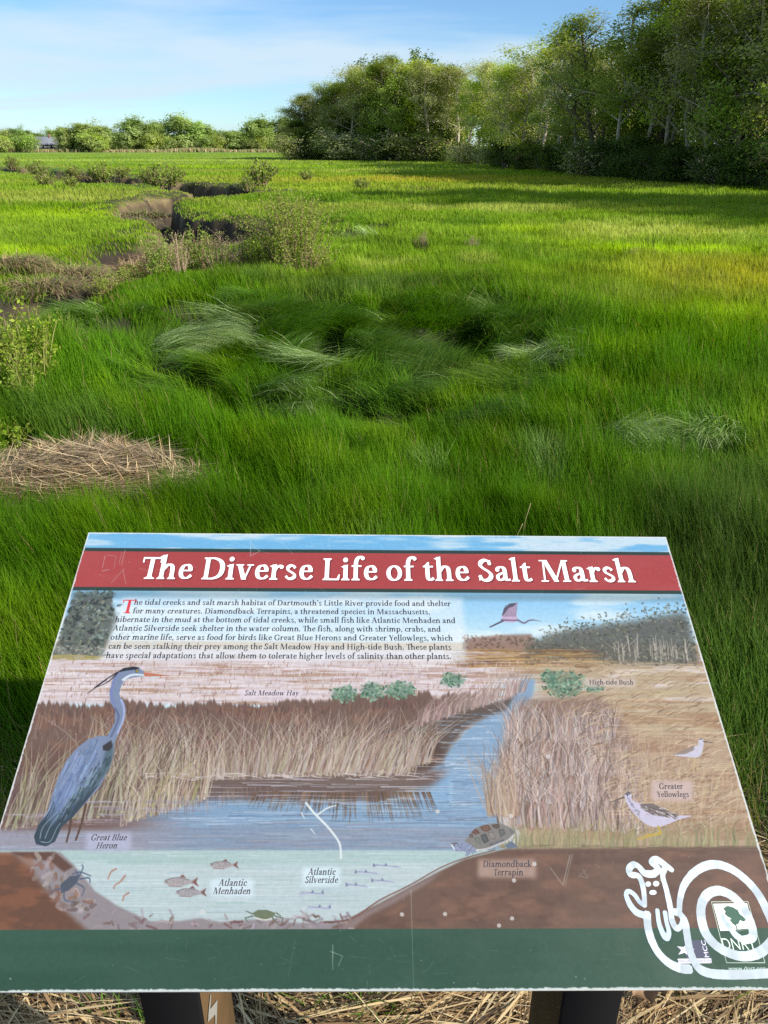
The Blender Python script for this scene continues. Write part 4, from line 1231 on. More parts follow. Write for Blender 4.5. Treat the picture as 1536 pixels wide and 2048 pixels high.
def hstrokes(n, box, lmin, lmax, w, cols, alpha=.6, shape=None):
    for _ in range(n):
        x, y = PR.uniform(box[0], box[2]), PR.uniform(box[1], box[3]); l = PR.uniform(lmin, lmax)
        if shape is not None and not shape(x, y): continue
        st([(x - l / 2, y), (x, y + PR.normal(0, .8)), (x + l / 2, y + PR.normal(0, 1))], w * PR.uniform(.3, 1), w * .2, pick(cols), alpha * PR.uniform(.5, 1))


def reeds(n, xr, base, hr, lean, w, cols, alpha=.85, bend=.25):
    """upright blades: base(x) gives the foot row"""
    for _ in range(n):
        x = PR.uniform(*xr); y = base(x) + PR.normal(0, 3); h = PR.uniform(*hr)
        le = lean(x) if callable(lean) else lean
        le += PR.normal(0, .16); b = PR.normal(0, bend) * h
        p = [(x, y), (x + le * h * .5, y - h * .55), (x + le * h + b, y - h)]
        st(p, PR.uniform(.6, 1) * w, .5, pick(cols), alpha * PR.uniform(.6, 1), smooth=True)


def fN(sx, sy, seed, o=3): return fbm(PX / sx, YR / sy, seed, o)


def blend(m, col):
    global CAN
    m = np.clip(m, 0, 1)[..., None]
    CAN = CAN * (1 - m) + np.broadcast_to(C3(col), CAN.shape) * m


def band(y0, y1, s=2.0): return sstep(y0 - s, y0 + s, YR) * sstep(y1 + s, y1 - s, YR)


# sky of the painting
CAN[:] = C3((150, 202, 238))
blend(sstep(1180, 1290, YR) * .75, (214, 236, 242))
blend(sstep(.45, .75, fN(120, 22, 101)) * .75 * band(1180, 1300), (226, 240, 246))
blend(band(0, 1104) * .85, (116, 182, 226))
blend(sstep(.42, .68, fN(110, 14, 102)) * .85 * band(0, 1104), (216, 230, 238))
hstrokes(260, (180, 1068, 1330, 1100), 6, 40, 2, [(120, 182, 228), (196, 222, 240), (150, 200, 235)], .35)
hstrokes(300, (230, 1188, 1360, 1290), 10, 60, 2.5, [(140, 198, 240), (214, 236, 246), (170, 214, 240)], .3)
# far field
blend(band(1284, 1345, 3), (196, 172, 142))
blend(band(1300, 1410, 6) * sstep(1040, 960, PX), (214, 202, 206))
blend(band(1300, 1480, 6) * sstep(1040, 1100, PX), (186, 168, 142))
blend(sstep(.5, .7, fN(160, 7, 103)) * .7 * band(1310, 1480), (170, 136, 112))
blend(sstep(.52, .7, fN(90, 9, 104)) * .7 * band(1300, 1400), (226, 216, 220))
blend(band(1470, 1700) * sstep(1000, 1060, PX), (184, 160, 136))
blend(sstep(.5, .7, fN(120, 14, 105)) * .6 * band(1420, 1680) * sstep(1000, 1060, PX), (160, 124, 96))
# distant shore, trees
fill([(925, 1285), (940, 1276), (1000, 1270), (1062, 1268), (1080, 1300), (925, 1302)], (150, 122, 110), .9, 2)
dabs(120, (925, 1270, 1065, 1298), 5, [(120, 98, 86), (160, 132, 118), (110, 90, 70)], .7)
fill([(1050, 1312), (1058, 1290), (1100, 1268), (1150, 1258), (1210, 1250), (1270, 1242), (1320, 1232), (1370, 1226), (1380, 1250), (1398, 1326), (1300, 1330), (1180, 1318)], (98, 98, 92), .9, 6)
tree_top = lambda x: np.interp(x, [1050, 1100, 1200, 1300, 1370], [1276, 1250, 1226, 1208, 1198])
dabs(1700, (1050, 1190, 1392, 1330), 4.5, [(86, 90, 80), (112, 114, 100), (150, 150, 130), (74, 76, 68), (124, 120, 106), (98, 100, 86)], .65, lambda x, y: y > tree_top(x) + 6 + PR.normal(0, 4) + 8 * (math.sin(x * .16) + math.sin(x * .37)) * .6)
for _ in range(34):
    x = PR.uniform(1230, 1385); y = 1318 + PR.normal(0, 6); h = PR.uniform(22, 46)
    st([(x, y), (x + PR.normal(0, 2) - .12 * h, y - h)], 2.2, .8, (196, 188, 176), .75)
    st([(x - .06 * h, y - h * .5), (x + PR.normal(0, 8), y - h * .95)], 1.4, .6, (190, 182, 170), .7)
dabs(200, (1060, 1300, 1396, 1330), 6, [(118, 112, 102), (150, 144, 128), (96, 92, 84)], .6)
fill([(150, 1186), (232, 1186), (222, 1200), (236, 1240), (205, 1312), (106, 1312)], (94, 98, 92), .9, 3)
dabs(620, (100, 1184, 240, 1312), 7, [(70, 76, 72), (96, 102, 92), (130, 138, 122), (56, 62, 60), (110, 118, 110)], .8,
     lambda x, y: x > np.interp(y, [1184, 1312], [150, 104]) and x < np.interp(y, [1184, 1215, 1250, 1312], [222, 226, 214, 202]) + PR.normal(0, 8))
dabs(150, (150, 1184, 330, 1300), 5, [(150, 170, 170), (120, 136, 134), (178, 196, 200)], .55, lambda x, y: x - 150 < (y - 1170) * 1.6)
dabs(180, (100, 1292, 210, 1312), 6, [(136, 138, 130), (168, 168, 158), (104, 106, 98)], .7)
hstrokes(70, (95, 1310, 200, 1320), 10, 40, 4, [(160, 150, 90), (176, 160, 110)], .7)
# brown streaks over the pale field
hstrokes(280, (90, 1322, 1050, 1402), 18, 120, 5, [(150, 104, 80), (172, 128, 96), (132, 92, 78), (190, 160, 130)], .34)
hstrokes(220, (90, 1330, 1000, 1405), 18, 90, 6, [(226, 216, 222), (212, 200, 208), (234, 228, 230)], .65)
hstrokes(200, (930, 1298, 1200, 1335), 20, 90, 4, [(120, 88, 64), (160, 120, 76), (196, 160, 96)], .6)
hstrokes(330, (1080, 1322, 1460, 1480), 20, 110, 5, [(206, 186, 152), (170, 140, 106), (190, 166, 130), (214, 196, 170)], .5)
# tufts of pale and brown hay over both fields
reeds(1300, (90, 1040), lambda x: PR.uniform(1326, 1412), (4, 11), .1, 2.4, [(234, 228, 232), (214, 200, 202), (178, 146, 128), (226, 216, 214), (202, 180, 168)], .7)
reeds(260, (90, 1000), lambda x: PR.choice([1330, 1352, 1372, 1388]) + PR.normal(0, 3), (4, 10), .3, 2.2, [(136, 92, 74), (150, 108, 84), (120, 84, 70)], .75)
# dark bank of the left marsh
jag = 1408 + 13 * (fN(7, 400, 110, 3) - .5) * 2 + 8 * (fN(60, 400, 113, 2) - .5) * 2 - 20 * sstep(500, 820, PX)
blend(sstep(jag - 4, jag + 5, YR) * sstep(1560, 1540, YR) * sstep(1010, 880, PX + (YR - 1400) * .4), (120, 96, 86))
blend(sstep(.5, .72, fN(40, 18, 111)) * .45 * band(1415, 1550) * sstep(900, 800, PX), (146, 104, 84))
reeds(260, (60, 860), lambda x: 1455 + PR.uniform(-20, 30), (14, 40), .1, 3, [(140, 112, 98), (164, 138, 122), (88, 68, 62), (186, 164, 148)], .55)
reeds(380, (60, 860), lambda x: 1428 + PR.normal(0, 5) - .04 * max(0, x - 450), (8, 24), .1, 3, [(88, 66, 58), (120, 88, 74), (146, 112, 92), (104, 78, 76)], .7)
# open water
wat = sstep(1556, 1574, YR + 8 * (fN(60, 10, 112) - .5) - 40 * sstep(640, 900, PX))
blend(wat * sstep(1010, 985, PX - (YR - 1560) * .02) * sstep(1705, 1699, YR), (138, 166, 194))
fill([(905, 1560), (860, 1540), (900, 1500), (935, 1460), (990, 1420), (1030, 1385), (1045, 1358), (1070, 1358), (1066, 1390), (1030, 1430), (1006, 1470), (1000, 1560), (990, 1640), (900, 1640)], (140, 168, 196), 1, 2)
fill([(830, 1545), (905, 1545), (905, 1610), (830, 1606)], (138, 172, 204), 1, 5)
fill([(760, 1462), (850, 1440), (960, 1412), (1030, 1392), (1012, 1420), (940, 1448), (900, 1490), (884, 1530), (780, 1545)], (98, 82, 74), .9, 3)
fill([(820, 1470), (870, 1462), (884, 1510), (860, 1540), (780, 1540)], (84, 64, 56), .9, 4)
hstrokes(90, (780, 1466, 880, 1530), 8, 30, 5, [(132, 84, 60), (96, 70, 58), (150, 100, 70)], .6)
# reflection of the bank
fill([(250, 1545), (900, 1540), (860, 1575), (760, 1600), (560, 1602), (330, 1596), (240, 1580)], (112, 88, 78), .9, 6)
for _ in range(190):
    x = PR.uniform(500, 860); l = PR.uniform(15, 62) * (1 - abs(x - 740) / 380)
    st([(x, 1585), (x + (x - 700) * .12 * l / 40 + PR.normal(0, 2), 1590 + l)], PR.uniform(2, 5), 1, pick([(112, 88, 72), (134, 108, 84), (92, 74, 64)]), .7)
for _ in range(90):
    x = PR.uniform(240, 560)
    st([(x, 1575), (x + PR.normal(0, 2), 1590 + PR.uniform(0, 26))], 3, 1, pick([(132, 112, 100), (112, 92, 84)]), .5)
hstrokes(520, (270, 1598, 985, 1700), 20, 150, 3, [(168, 192, 214), (126, 156, 188), (198, 210, 222), (104, 132, 164), (112, 116, 128)], .6)
hstrokes(160, (890, 1420, 1010, 1640), 10, 70, 3, [(190, 208, 228), (120, 158, 196), (92, 110, 128), (214, 224, 236)], .6, lambda x, y: x > 985 - (1560 - y) * .05 - 90 and x < 1005 + max(0, (1430 - y)) * .5)
# lower, greyer water and left shallows
blend(band(1655, 1700, 6) * sstep(1000, 940, PX) * .65, (140, 152, 172))
blend(band(1640, 1702, 8) * sstep(420, 240, PX) * .8, (160, 154, 166))
hstrokes(260, (0, 1640, 940, 1700), 30, 160, 4, [(150, 160, 180), (176, 184, 204), (128, 136, 154), (162, 150, 156)], .45)
hstrokes(60, (200, 1555, 900, 1600), 40, 160, 2.2, [(220, 220, 230), (198, 202, 220)], .7)
hstrokes(30, (820, 1505, 960, 1560), 30, 110, 2, [(224, 226, 234)], .7)
# reeds of the left bank
blend(band(1500, 1660, 10) * sstep(460, 270, PX + (YR - 1560) * 1.0) * .9, (116, 88, 78))
RC = [(188, 168, 154), (166, 146, 134), (210, 196, 182), (136, 112, 100), (176, 166, 138), (180, 170, 164), (120, 96, 86), (196, 182, 176)]
reeds(820, (160, 830), lambda x: 1552 - .02 * max(0, x - 500), (45, 135), lambda x: .12 + .3 * (x > 700), 4, RC, .75)
reeds(260, (540, 860), lambda x: 1545 - .12 * max(0, x - 700), (40, 100), .35, 4, RC + [(170, 140, 128)], .8)
reeds(260, (830, 1050), lambda x: np.interp(x, [830, 1040], [1452, 1385]), (22, 56), .28, 3, [(184, 160, 156), (160, 136, 130), (206, 184, 176), (140, 116, 110)], .8)
reeds(330, (10, 330), lambda x: 1655 - 0.12 * x, (60, 190), .32, 5, [(164, 150, 132), (190, 178, 158), (140, 118, 106), (162, 158, 122), (104, 84, 76), (92, 74, 66), (176, 172, 150)], .8, .15)
reeds(150, (240, 420), lambda x: 1648 - .3 * (x - 240), (50, 120), .2, 4, [(200, 184, 166), (176, 154, 138), (172, 166, 118), (216, 204, 190), (124, 98, 86)], .8)
for _ in range(46):
    x = PR.uniform(250, 820); w_ = PR.uniform(10, 60)
    st([(x, 1552 + PR.normal(0, 4)), (x + w_, 1553 + PR.normal(0, 4))], 1.6, .6, (216, 206, 204), .75)
# the left shallows fade into the feet of the reeds
hstrokes(170, (20, 1600, 420, 1668), 14, 80, 4, [(160, 156, 172), (186, 184, 200), (140, 132, 142), (172, 160, 164)], .55, lambda x, y: abs(y - (1652 - .13 * x)) < 26)
for _ in range(120):
    x = PR.uniform(40, 470); y = 1650 - .14 * x + PR.normal(0, 8)
    st([(x, y), (x + PR.normal(0, 3), y + PR.uniform(8, 30))], 2.4, .8, pick([(150, 134, 132), (120, 104, 104), (176, 166, 162)]), .5)
# small green bushes
for (bx, by, rx, ry) in [(688, 1388, 30, 18), (745, 1382, 26, 20), (800, 1380, 34, 18), (905, 1360, 26, 16), (1130, 1368, 46, 28), (1098, 1352, 18, 14), (1190, 1372, 20, 14), (1160, 1445, 20, 18)]:
    ell(bx, by, rx * .8, ry * .8, (98, 130, 112), .7, soft=3)
    dabs(int(rx * ry * .16), (bx - rx, by - ry, bx + rx, by + ry), 5, [(92, 132, 108), (124, 160, 134), (70, 104, 84), (150, 178, 152)], .85, lambda x, y: ((x - bx) / rx) ** 2 + ((y - by) / ry) ** 2 < 1)
# reeds and field on the right bank
fill([(1040, 1400), (1200, 1392), (1260, 1460), (1290, 1640), (1000, 1650), (990, 1560), (1010, 1460)], (138, 114, 104), .8, 8)
for row, (y0, hh) in enumerate([(1475, 75), (1540, 85), (1600, 95), (1650, 95)]):
    reeds(300, (1010 - row * 5, 1230 + row * 22), lambda x: y0 + .05 * (x - 1010), (hh * .5, hh * 1.15), -.04, 4, [(186, 162, 150), (166, 146, 142), (210, 194, 184), (128, 104, 96), (196, 164, 148), (164, 156, 160), (104, 84, 78), (218, 206, 202)], .85)
reeds(240, (1190, 1430), lambda x: PR.uniform(1500, 1665), (30, 90), 0, 3.2, [(196, 172, 154), (168, 146, 134), (212, 192, 176), (134, 110, 98)], .5)
reeds(110, (975, 1040), lambda x: 1630, (60, 150), -.12, 4, [(190, 162, 140), (170, 148, 128), (204, 184, 164), (136, 110, 98)], .7)
hstrokes(300, (1230, 1430, 1500, 1640), 16, 60, 3, [(206, 176, 140), (170, 136, 106), (190, 160, 126), (220, 198, 166)], .55)
for _ in range(700):
    y = PR.uniform(1335, 1670); x = PR.uniform(1110 + max(0, y - 1400) * .55, np.interp(y, [1335, 1670], [1420, 1520])); l = PR.uniform(8, 26)
    st([(x, y), (x + l * .7, y - l * .35), (x + l * 1.3, y - l * .30)], 2.2, .6, pick([(222, 204, 176), (140, 112, 90), (190, 164, 134), (158, 130, 104), (204, 184, 154), (122, 96, 78)]), .6, True)
reeds(150, (1230, 1510), lambda x: PR.uniform(1530, 1660), (20, 70), .1, 3, [(206, 180, 150), (190, 166, 136), (220, 200, 170)], .55)
reeds(420, (1000, 1515), lambda x: 1694, (22, 62), .05, 4, [(150, 146, 108), (136, 132, 100), (170, 164, 124), (160, 148, 112)], .7)
# the cut through water and mud
blend(band(1701, 1862, 2), (190, 204, 207))
blend(band(1701, 1730, 8) * .5, (160, 190, 186))
hstrokes(320, (130, 1705, 930, 1850), 40, 220, 3, [(202, 220, 224), (164, 190, 196), (212, 226, 232), (156, 184, 180)], .5)
fill([(-160, 1700), (20, 1706), (120, 1704), (148, 1730), (190, 1782), (235, 1812), (300, 1842), (360, 1842), (400, 1836), (440, 1844), (520, 1838), (600, 1846), (660, 1842), (700, 1838), (660, 1868), (-180, 1868)], (150, 142, 146), 1, 1)
fill([(-160, 1704), (30, 1708), (60, 1738), (100, 1790), (135, 1826), (180, 1866), (-170, 1866)], (112, 80, 62), 1, 3)
fill([(18, 1704), (110, 1704), (146, 1734), (128, 1744), (100, 1722), (50, 1716)], (100, 70, 56), .9, 1)
fill([(650, 1868), (700, 1836), (760, 1806), (820, 1774), (880, 1742), (930, 1718), (1010, 1698), (1640, 1692), (1640, 1868)], (116, 90, 76), 1, 1)
st([(640, 1845), (700, 1838), (760, 1800), (820, 1770), (880, 1736), (930, 1716), (990, 1700)], 3, 2, (120, 74, 60), .9, True)
fill([(690, 1845), (760, 1808), (820, 1776), (890, 1740), (860, 1764), (790, 1806), (740, 1830), (700, 1862), (650, 1866)], (150, 134, 134), .8, 2)
right_mud = sstep(0, 30, PX - 700 - (1862 - YR) * 1.6) * band(1702, 1862)
blend(right_mud * sstep(.45, .75, fN(70, 26, 120)) * .5, (152, 112, 92))
blend(right_mud * sstep(.5, .75, fN(40, 20, 121)) * .5, (98, 74, 62))
blend(band(1704, 1862) * sstep(150, 60, PX) * sstep(.45, .75, fN(50, 22, 122)) * .5, (158, 104, 74))
dabs(90, (60, 1712, 190, 1830), 11, [(176, 166, 164), (120, 100, 92), (150, 134, 130), (136, 96, 76), (190, 182, 180)], .6, lambda x, y: abs((x - 60) - (y - 1712) * .95) < 42, 18)
dabs(120, (200, 1826, 700, 1858), 6, [(130, 112, 112), (160, 146, 150), (112, 84, 78), (176, 164, 168)], .6, lambda x, y: y > 1838 - 14 * abs((x - 450) / 250) ** 2, 22)
hstrokes(90, (980, 1690, 1530, 1700), 10, 50, 2.5, [(112, 90, 74), (140, 126, 96)], .6)
# bottom band, title band
blend(band(1858, 2200, .8), (52, 88, 70))
TW = sstep(.35, .75, fN(300, 60, 131)) * .3 + sstep(900, 1500, PX) * .2
blend(band(1858, 2200, .8) * TW, (78, 112, 94))
blend(band(1184.5, 1200, 6) * .35, (84, 104, 110))
blend(band(1100, 1184.5, .7), (44, 68, 62))
blend(band(1106.5, 1177.5, .7), (178, 73, 74))
blend(band(1106.5, 1177.5, .7) * sstep(.5, .7, fN(240, 60, 130)) * .3, (188, 94, 94))
# white panel behind the paragraph
fill([(246, 1194), (925, 1196), (933, 1322), (202, 1320)], (232, 240, 246), .58, 5)
# soft plates behind the captions
for (a, b, c_) in [((480, 1378), (604, 1397), (224, 212, 222)), ((1170, 1357), (1272, 1374), (206, 190, 180)), ((1302, 1562), (1386, 1602), (206, 184, 178)), ((172, 1666), (262, 1702), (182, 184, 206)),
                   ((422, 1758), (506, 1794), (214, 230, 238)), ((604, 1735), (680, 1772), (214, 232, 240)), ((956, 1718), (1072, 1756), (176, 150, 138))]:
    fill([a, (b[0], a[1]), b, (a[0], b[1])], c_, .95, 3)

# great blue heron: points read in a 3x enlargement
hz = lambda L_: [(x / 3.0, 1300 + y / 3.0) for x, y in L_]
st(hz([(430, 980), (418, 1080), (400, 1150)]), 5, 4, (96, 72, 60)); st(hz([(515, 930), (490, 1040), (455, 1140)]), 5, 4, (96, 72, 60))
fill(hz([(645, 515), (690, 430), (690, 360), (660, 310), (655, 250), (675, 180), (710, 130), (760, 105), (830, 105), (866, 130), (862, 158), (800, 165), (750, 180), (728, 215), (716, 260), (726, 300), (748, 345), (742, 410), (715, 490), (690, 550), (680, 620), (660, 700), (600, 820), (520, 910), (440, 1000), (370, 1060), (330, 1130), (290, 1175), (230, 1160), (205, 1130), (230, 1050), (290, 960), (320, 870), (350, 760), (400, 660), (460, 590), (530, 535), (590, 515)]), (130, 144, 172), 1, 0)
fill(hz([(320, 880), (300, 960), (230, 1050), (203, 1120), (215, 1165), (275, 1178), (330, 1150), (372, 1060), (440, 1000), (520, 905), (600, 800), (560, 830), (430, 900), (380, 960), (345, 990)]), (58, 72, 84), .95, 0)
fill(hz([(640, 570), (680, 560), (678, 640), (650, 720), (590, 810), (500, 890), (400, 960), (330, 1000), (420, 900), (540, 800), (610, 700)]), (84, 104, 116), .85, 2)
for _ in range(190):
    t = PR.random(); x = 560 - 220 * t + PR.normal(0, 45); y = 560 + 380 * t + PR.normal(0, 30); l = PR.uniform(50, 130)
    if x < 640 - 0 * t and x > np.interp(y, [520, 590, 660, 760, 870, 960], [560, 470, 400, 350, 320, 300]):
        st(hz([(x, y), (x - l * .22, y + l * .5), (x - l * .5, y + l)]), 3.5, 1, pick([(128, 148, 188), (98, 118, 156), (154, 172, 206), (108, 126, 160)]), .55, True)
for _ in range(110):
    t = PR.random(); x = 660 - 300 * t + PR.normal(0, 18); y = 640 + 350 * t + PR.normal(0, 16)
    st(hz([(x, y), (x - 18, y + 34)]), 3, 1, pick([(66, 84, 90), (136, 158, 172), (96, 116, 122), (58, 74, 78)]), .7)
fill(hz([(615, 575), (668, 540), (676, 580), (655, 606), (618, 602)]), (62, 58, 58), .95)
st(hz([(728, 300), (745, 350), (738, 420), (705, 500)]), 5, 4, (168, 182, 222), .9, True)
st(hz([(700, 150), (680, 200), (668, 270), (690, 330)]), 4, 3, (128, 132, 190), .8, True)
st(hz([(690, 350), (712, 400), (690, 470), (665, 520)]), 5, 4, (98, 104, 140), .75, True)
st(hz([(740, 178), (790, 150), (862, 150)]), 6, 4, (214, 226, 236), .95, True)
st(hz([(866, 158), (950, 164), (905, 168)]), 3, 1.5, (196, 220, 232), .9)
fill(hz([(700, 136), (740, 108), (800, 98), (842, 106), (815, 118), (760, 124)]), (40, 44, 56), 1)
for e in ([(705, 134), (630, 180), (565, 225)], [(705, 138), (650, 190), (575, 225)], [(640, 175), (560, 235), (522, 262)]):
    st(hz(e), 3.5, 1.2, (48, 46, 54), .95, True)
fill(hz([(862, 133), (960, 146), (1030, 156), (960, 158), (866, 160)]), (206, 128, 104), 1)
st(hz([(864, 144), (1020, 155)]), 1.6, 1, (150, 120, 90), .9)
ell(*hz([(822, 126)])[0], 3.6, 3.8, (60, 66, 80)); ell(*hz([(822, 126)])[0], 2.6, 2.7, (206, 190, 90)); ell(*hz([(822, 126)])[0], 1.3, 1.4, (30, 30, 34))
for e in ([(240, 1130), (260, 1060), (345, 970)], [(245, 1150), (300, 1150), (340, 1070), (362, 1040)], [(270, 1130), (300, 1060), (350, 990)]):
    st(hz(e), 1.8, 1.2, (160, 180, 190), .8, True)
# flying heron
ez = lambda L_: [(768 + x / 2.0, 1040 + y / 2.0) for x, y in L_]
fill(ez([(470, 390), (480, 355), (500, 335), (532, 330), (530, 385), (540, 402), (520, 410), (475, 408)]), (200, 176, 204), 1)
fill(ez([(470, 385), (480, 352), (502, 334), (532, 331), (520, 345), (500, 352), (482, 375)]), (88, 84, 100), .9)
for k_ in range(9):
    st(ez([(478 + k_ * 6, 385), (486 + k_ * 6, 340 - k_)]), 1.5, 1, (96, 92, 110), .7)
st(ez([(475, 404), (425, 428)]), 4, 3, (90, 84, 104)); st(ez([(470, 400), (540, 402)]), 4, 3, (104, 98, 122), .8)
st(ez([(535, 400), (560, 412), (580, 402), (600, 400)]), 5, 3, (128, 128, 150), 1, True); st(ez([(598, 400), (628, 405)]), 2, 1, (120, 106, 100))
# yellowlegs
yz = lambda L_: [(960 + x / 2.667, 1300 + y / 2.667) for x, y in L_]
fill(yz([(770, 775), (790, 757), (808, 770), (812, 800), (860, 820), (930, 830), (1010, 865), (1060, 882), (1130, 885), (1060, 905), (1000, 930), (940, 945), (880, 925), (820, 870), (785, 820)]), (206, 200, 220), 1, 0, True)
fill(yz([(850, 822), (920, 818), (1000, 858), (1065, 885), (1000, 892), (920, 880), (870, 850)]), (120, 108, 106), .95)
for _ in range(70):
    x = PR.uniform(850, 1050); y = np.interp(x, [850, 1050], [835, 885]) + PR.normal(0, 12)
    st(yz([(x, y), (x + 16, y + 5)]), 2.2, 1, pick([(220, 214, 216), (84, 74, 72), (150, 138, 134)]), .8)
for _ in range(40):
    x = PR.uniform(785, 850); y = np.interp(x, [785, 850], [790, 880]) + PR.normal(0, 8)
    st(yz([(x, y), (x + 5, y + 9)]), 1.4, .8, (136, 130, 146), .7)
fill(yz([(768, 772), (788, 752), (806, 762), (800, 772)]), (104, 96, 104), .9); st(yz([(768, 785), (708, 808)]), 3, 2, (92, 84, 80)); ell(*yz([(786, 775)])[0], 1.6, 1.6, (36, 34, 38))
st(yz([(950, 940), (965, 975), (900, 995), (840, 1008)]), 3.5, 2.5, (196, 170, 70)); st(yz([(965, 980), (880, 988)]), 3, 2, (196, 170, 70))
fill(yz([(1165, 480), (1180, 470), (1194, 482), (1190, 520), (1178, 560), (1150, 574), (1100, 570), (1030, 560), (1090, 540), (1130, 515), (1160, 508)]), (206, 202, 218), 1, 0, True)
fill(yz([(1030, 560), (1090, 530), (1145, 508), (1140, 535), (1095, 555)]), (150, 132, 122), .9)
st(yz([(1192, 488), (1240, 494)]), 2.4, 1.2, (92, 80, 74)); fill(yz([(1165, 480), (1178, 469), (1194, 478)]), (120, 110, 112), .9)
st(yz([(1120, 572), (1135, 640)]), 1.8, 1.2, (190, 172, 120)); st(yz([(1140, 572), (1156, 640)]), 1.8, 1.2, (190, 172, 120))
# terrapin
tz = lambda L_: [(880 + x / 7.68, 1630 + y / 7.68) for x, y in L_]
fill(tz([(150, 435), (230, 418), (330, 430), (420, 420), (520, 500), (560, 570), (480, 590), (390, 630), (400, 560), (300, 560), (220, 545)]), (142, 150, 176), 1, 0, True)
dabs(120, tz([(250, 440)])[0] + tz([(520, 600)])[0], 1.3, [(76, 80, 104), (200, 206, 222)], .8, lambda x, y: (x - 880) * 7.68 > 370 or (y - 1630) * 7.68 < 555)
fill(tz([(150, 436), (260, 420), (258, 446), (170, 450)]), (110, 100, 96), .9); fill(tz([(150, 440), (205, 460), (235, 540), (210, 530)]), (214, 220, 228), .9); ell(*tz([(215, 468)])[0], 1.2, 1.2, (30, 30, 36))
fill(tz([(990, 470), (1090, 400), (1150, 440), (1200, 490), (1120, 510), (1050, 520)]), (112, 122, 140), 1)
fill(tz([(380, 390), (440, 330), (470, 270), (540, 205), (640, 160), (740, 135), (920, 125), (1060, 180), (1160, 250), (1130, 310), (1020, 400), (900, 470), (700, 530), (600, 560), (540, 520), (480, 455), (400, 420)]), (136, 132, 128), 1)
for (p, c_) in [([(610, 185), (700, 150), (750, 155), (790, 220), (720, 260), (650, 240)], (112, 84, 72)), ([(790, 150), (900, 135), (925, 190), (870, 215), (820, 195)], (92, 78, 70)), ([(480, 270), (540, 210), (590, 240), (620, 280), (540, 300)], (104, 76, 66)),
                ([(620, 310), (700, 280), (760, 400), (680, 440), (640, 390)], (86, 88, 88)), ([(720, 260), (830, 250), (860, 370), (780, 390)], (128, 120, 118)), ([(890, 220), (980, 210), (1010, 290), (930, 340)], (98, 98, 98)), ([(520, 350), (600, 340), (640, 460), (560, 420)], (112, 116, 108)),
                ([(445, 300), (500, 290), (515, 350), (460, 350)], (100, 86, 80)), ([(1060, 210), (1140, 260), (1090, 290)], (110, 108, 112)), ([(760, 440), (980, 370), (990, 400), (760, 480)], (104, 104, 112))]:
    fill(tz(p), c_, .95); fill(tz(np.array(p) * .5 + np.mean(p, 0) * .5), tuple(min(255, int(v * 1.35)) for v in c_), .8); fill(tz(np.array(p) * .25 + np.mean(p, 0) * .75), c_, .9)
st(tz([(560, 540), (720, 520), (900, 450), (1040, 390), (1130, 310)]), 3.5, 2.5, (206, 204, 206), .9, True)
# fish
def fish(cx, cy, l, h, body, fin):
    fill([(cx - l, cy + 1), (cx - l * .6, cy - h * .8), (cx, cy - h), (cx + l * .55, cy - h * .35), (cx + l * .95, cy - h * 1.0), (cx + l * .85, cy), (cx + l, cy + h * .9), (cx + l * .55, cy + h * .35), (cx, cy + h), (cx - l * .6, cy + h * .8)], body, .95)
    fill([(cx - l * .1, cy - h), (cx + l * .1, cy - h * 1.5), (cx + l * .3, cy - h * .8)], fin, .9); fill([(cx + l * .6, cy), (cx + l * .95, cy - h), (cx + l * .85, cy), (cx + l, cy + h)], fin, .9)
    st([(cx - l * .9, cy - h * .3), (cx - l * .3, cy - h * .85), (cx + l * .4, cy - h * .5)], 1.6, 1, (104, 94, 98), .8, True); st([(cx - l * .7, cy + h * .8), (cx, cy + h)], 1.4, 1, fin, .7)
    ell(cx - l * .8, cy - h * .1, 1.2, 1.2, (50, 48, 52))
    for _ in range(10): ell(cx + PR.uniform(-.5, .5) * l, cy + PR.uniform(-.5, .5) * h, 1.2, .9, (124, 116, 120), .7)
fish(448, 1730, 30, 8, (172, 164, 166), (128, 88, 80)); fish(362, 1764, 36, 10, (172, 164, 166), (128, 88, 80)); fish(382, 1785, 32, 9, (168, 162, 166), (122, 84, 78))
for (x, y, l, f) in [(775, 1732, 26, -1), (735, 1745, 22, -1), (768, 1762, 22, -1), (715, 1771, 20, -1), (622, 1786, 22, 1), (636, 1815, 22, 1)]:
    st([(x - l, y - 2 * -f), (x, y), (x + l, y + 3)], 3.2, 2.4, (176, 178, 206), .8); st([(x - l * .9, y - 2), (x + l * .8, y + 1)], 1, .7, (130, 134, 170), .9)
    e = x + f * l * .9
    fill([(e, y), (e + f * 5, y - 7), (e + f * 6, y + 3)], (120, 124, 158), .9); fill([(x, y - 1), (x + 4 * f, y - 7), (x + 6 * f, y)], (120, 124, 158), .9)
# shrimp, crabs
for L_ in ([(232, 1738), (222, 1744), (216, 1758)], [(250, 1752), (240, 1764), (230, 1770), (228, 1777)], [(257, 1786), (248, 1792), (246, 1802)]):
    st(L_, 4, 2.5, (164, 120, 106), .95, True); st(L_, 1.5, 1, (206, 168, 150), .8, True)
fill([(120, 1770), (140, 1752), (160, 1750), (154, 1766), (136, 1782), (122, 1786)], (84, 92, 106), .95)
for L_ in ([(158, 1754), (166, 1736), (164, 1730)], [(158, 1752), (150, 1740)], [(160, 1758), (178, 1756), (180, 1766)], [(152, 1766), (168, 1776), (164, 1792)], [(128, 1784), (130, 1800), (150, 1804)], [(124, 1778), (108, 1780), (102, 1788)], [(146, 1748), (160, 1744), (182, 1752)]):
    st(L_, 3.5, 2, (92, 104, 128), .9, True)
fill([(505, 1826), (515, 1820), (535, 1820), (552, 1826), (545, 1836), (525, 1840), (510, 1834)], (112, 122, 96), .95); st([(512, 1836), (530, 1840), (546, 1836)], 3, 3, (224, 224, 214), .8, True)
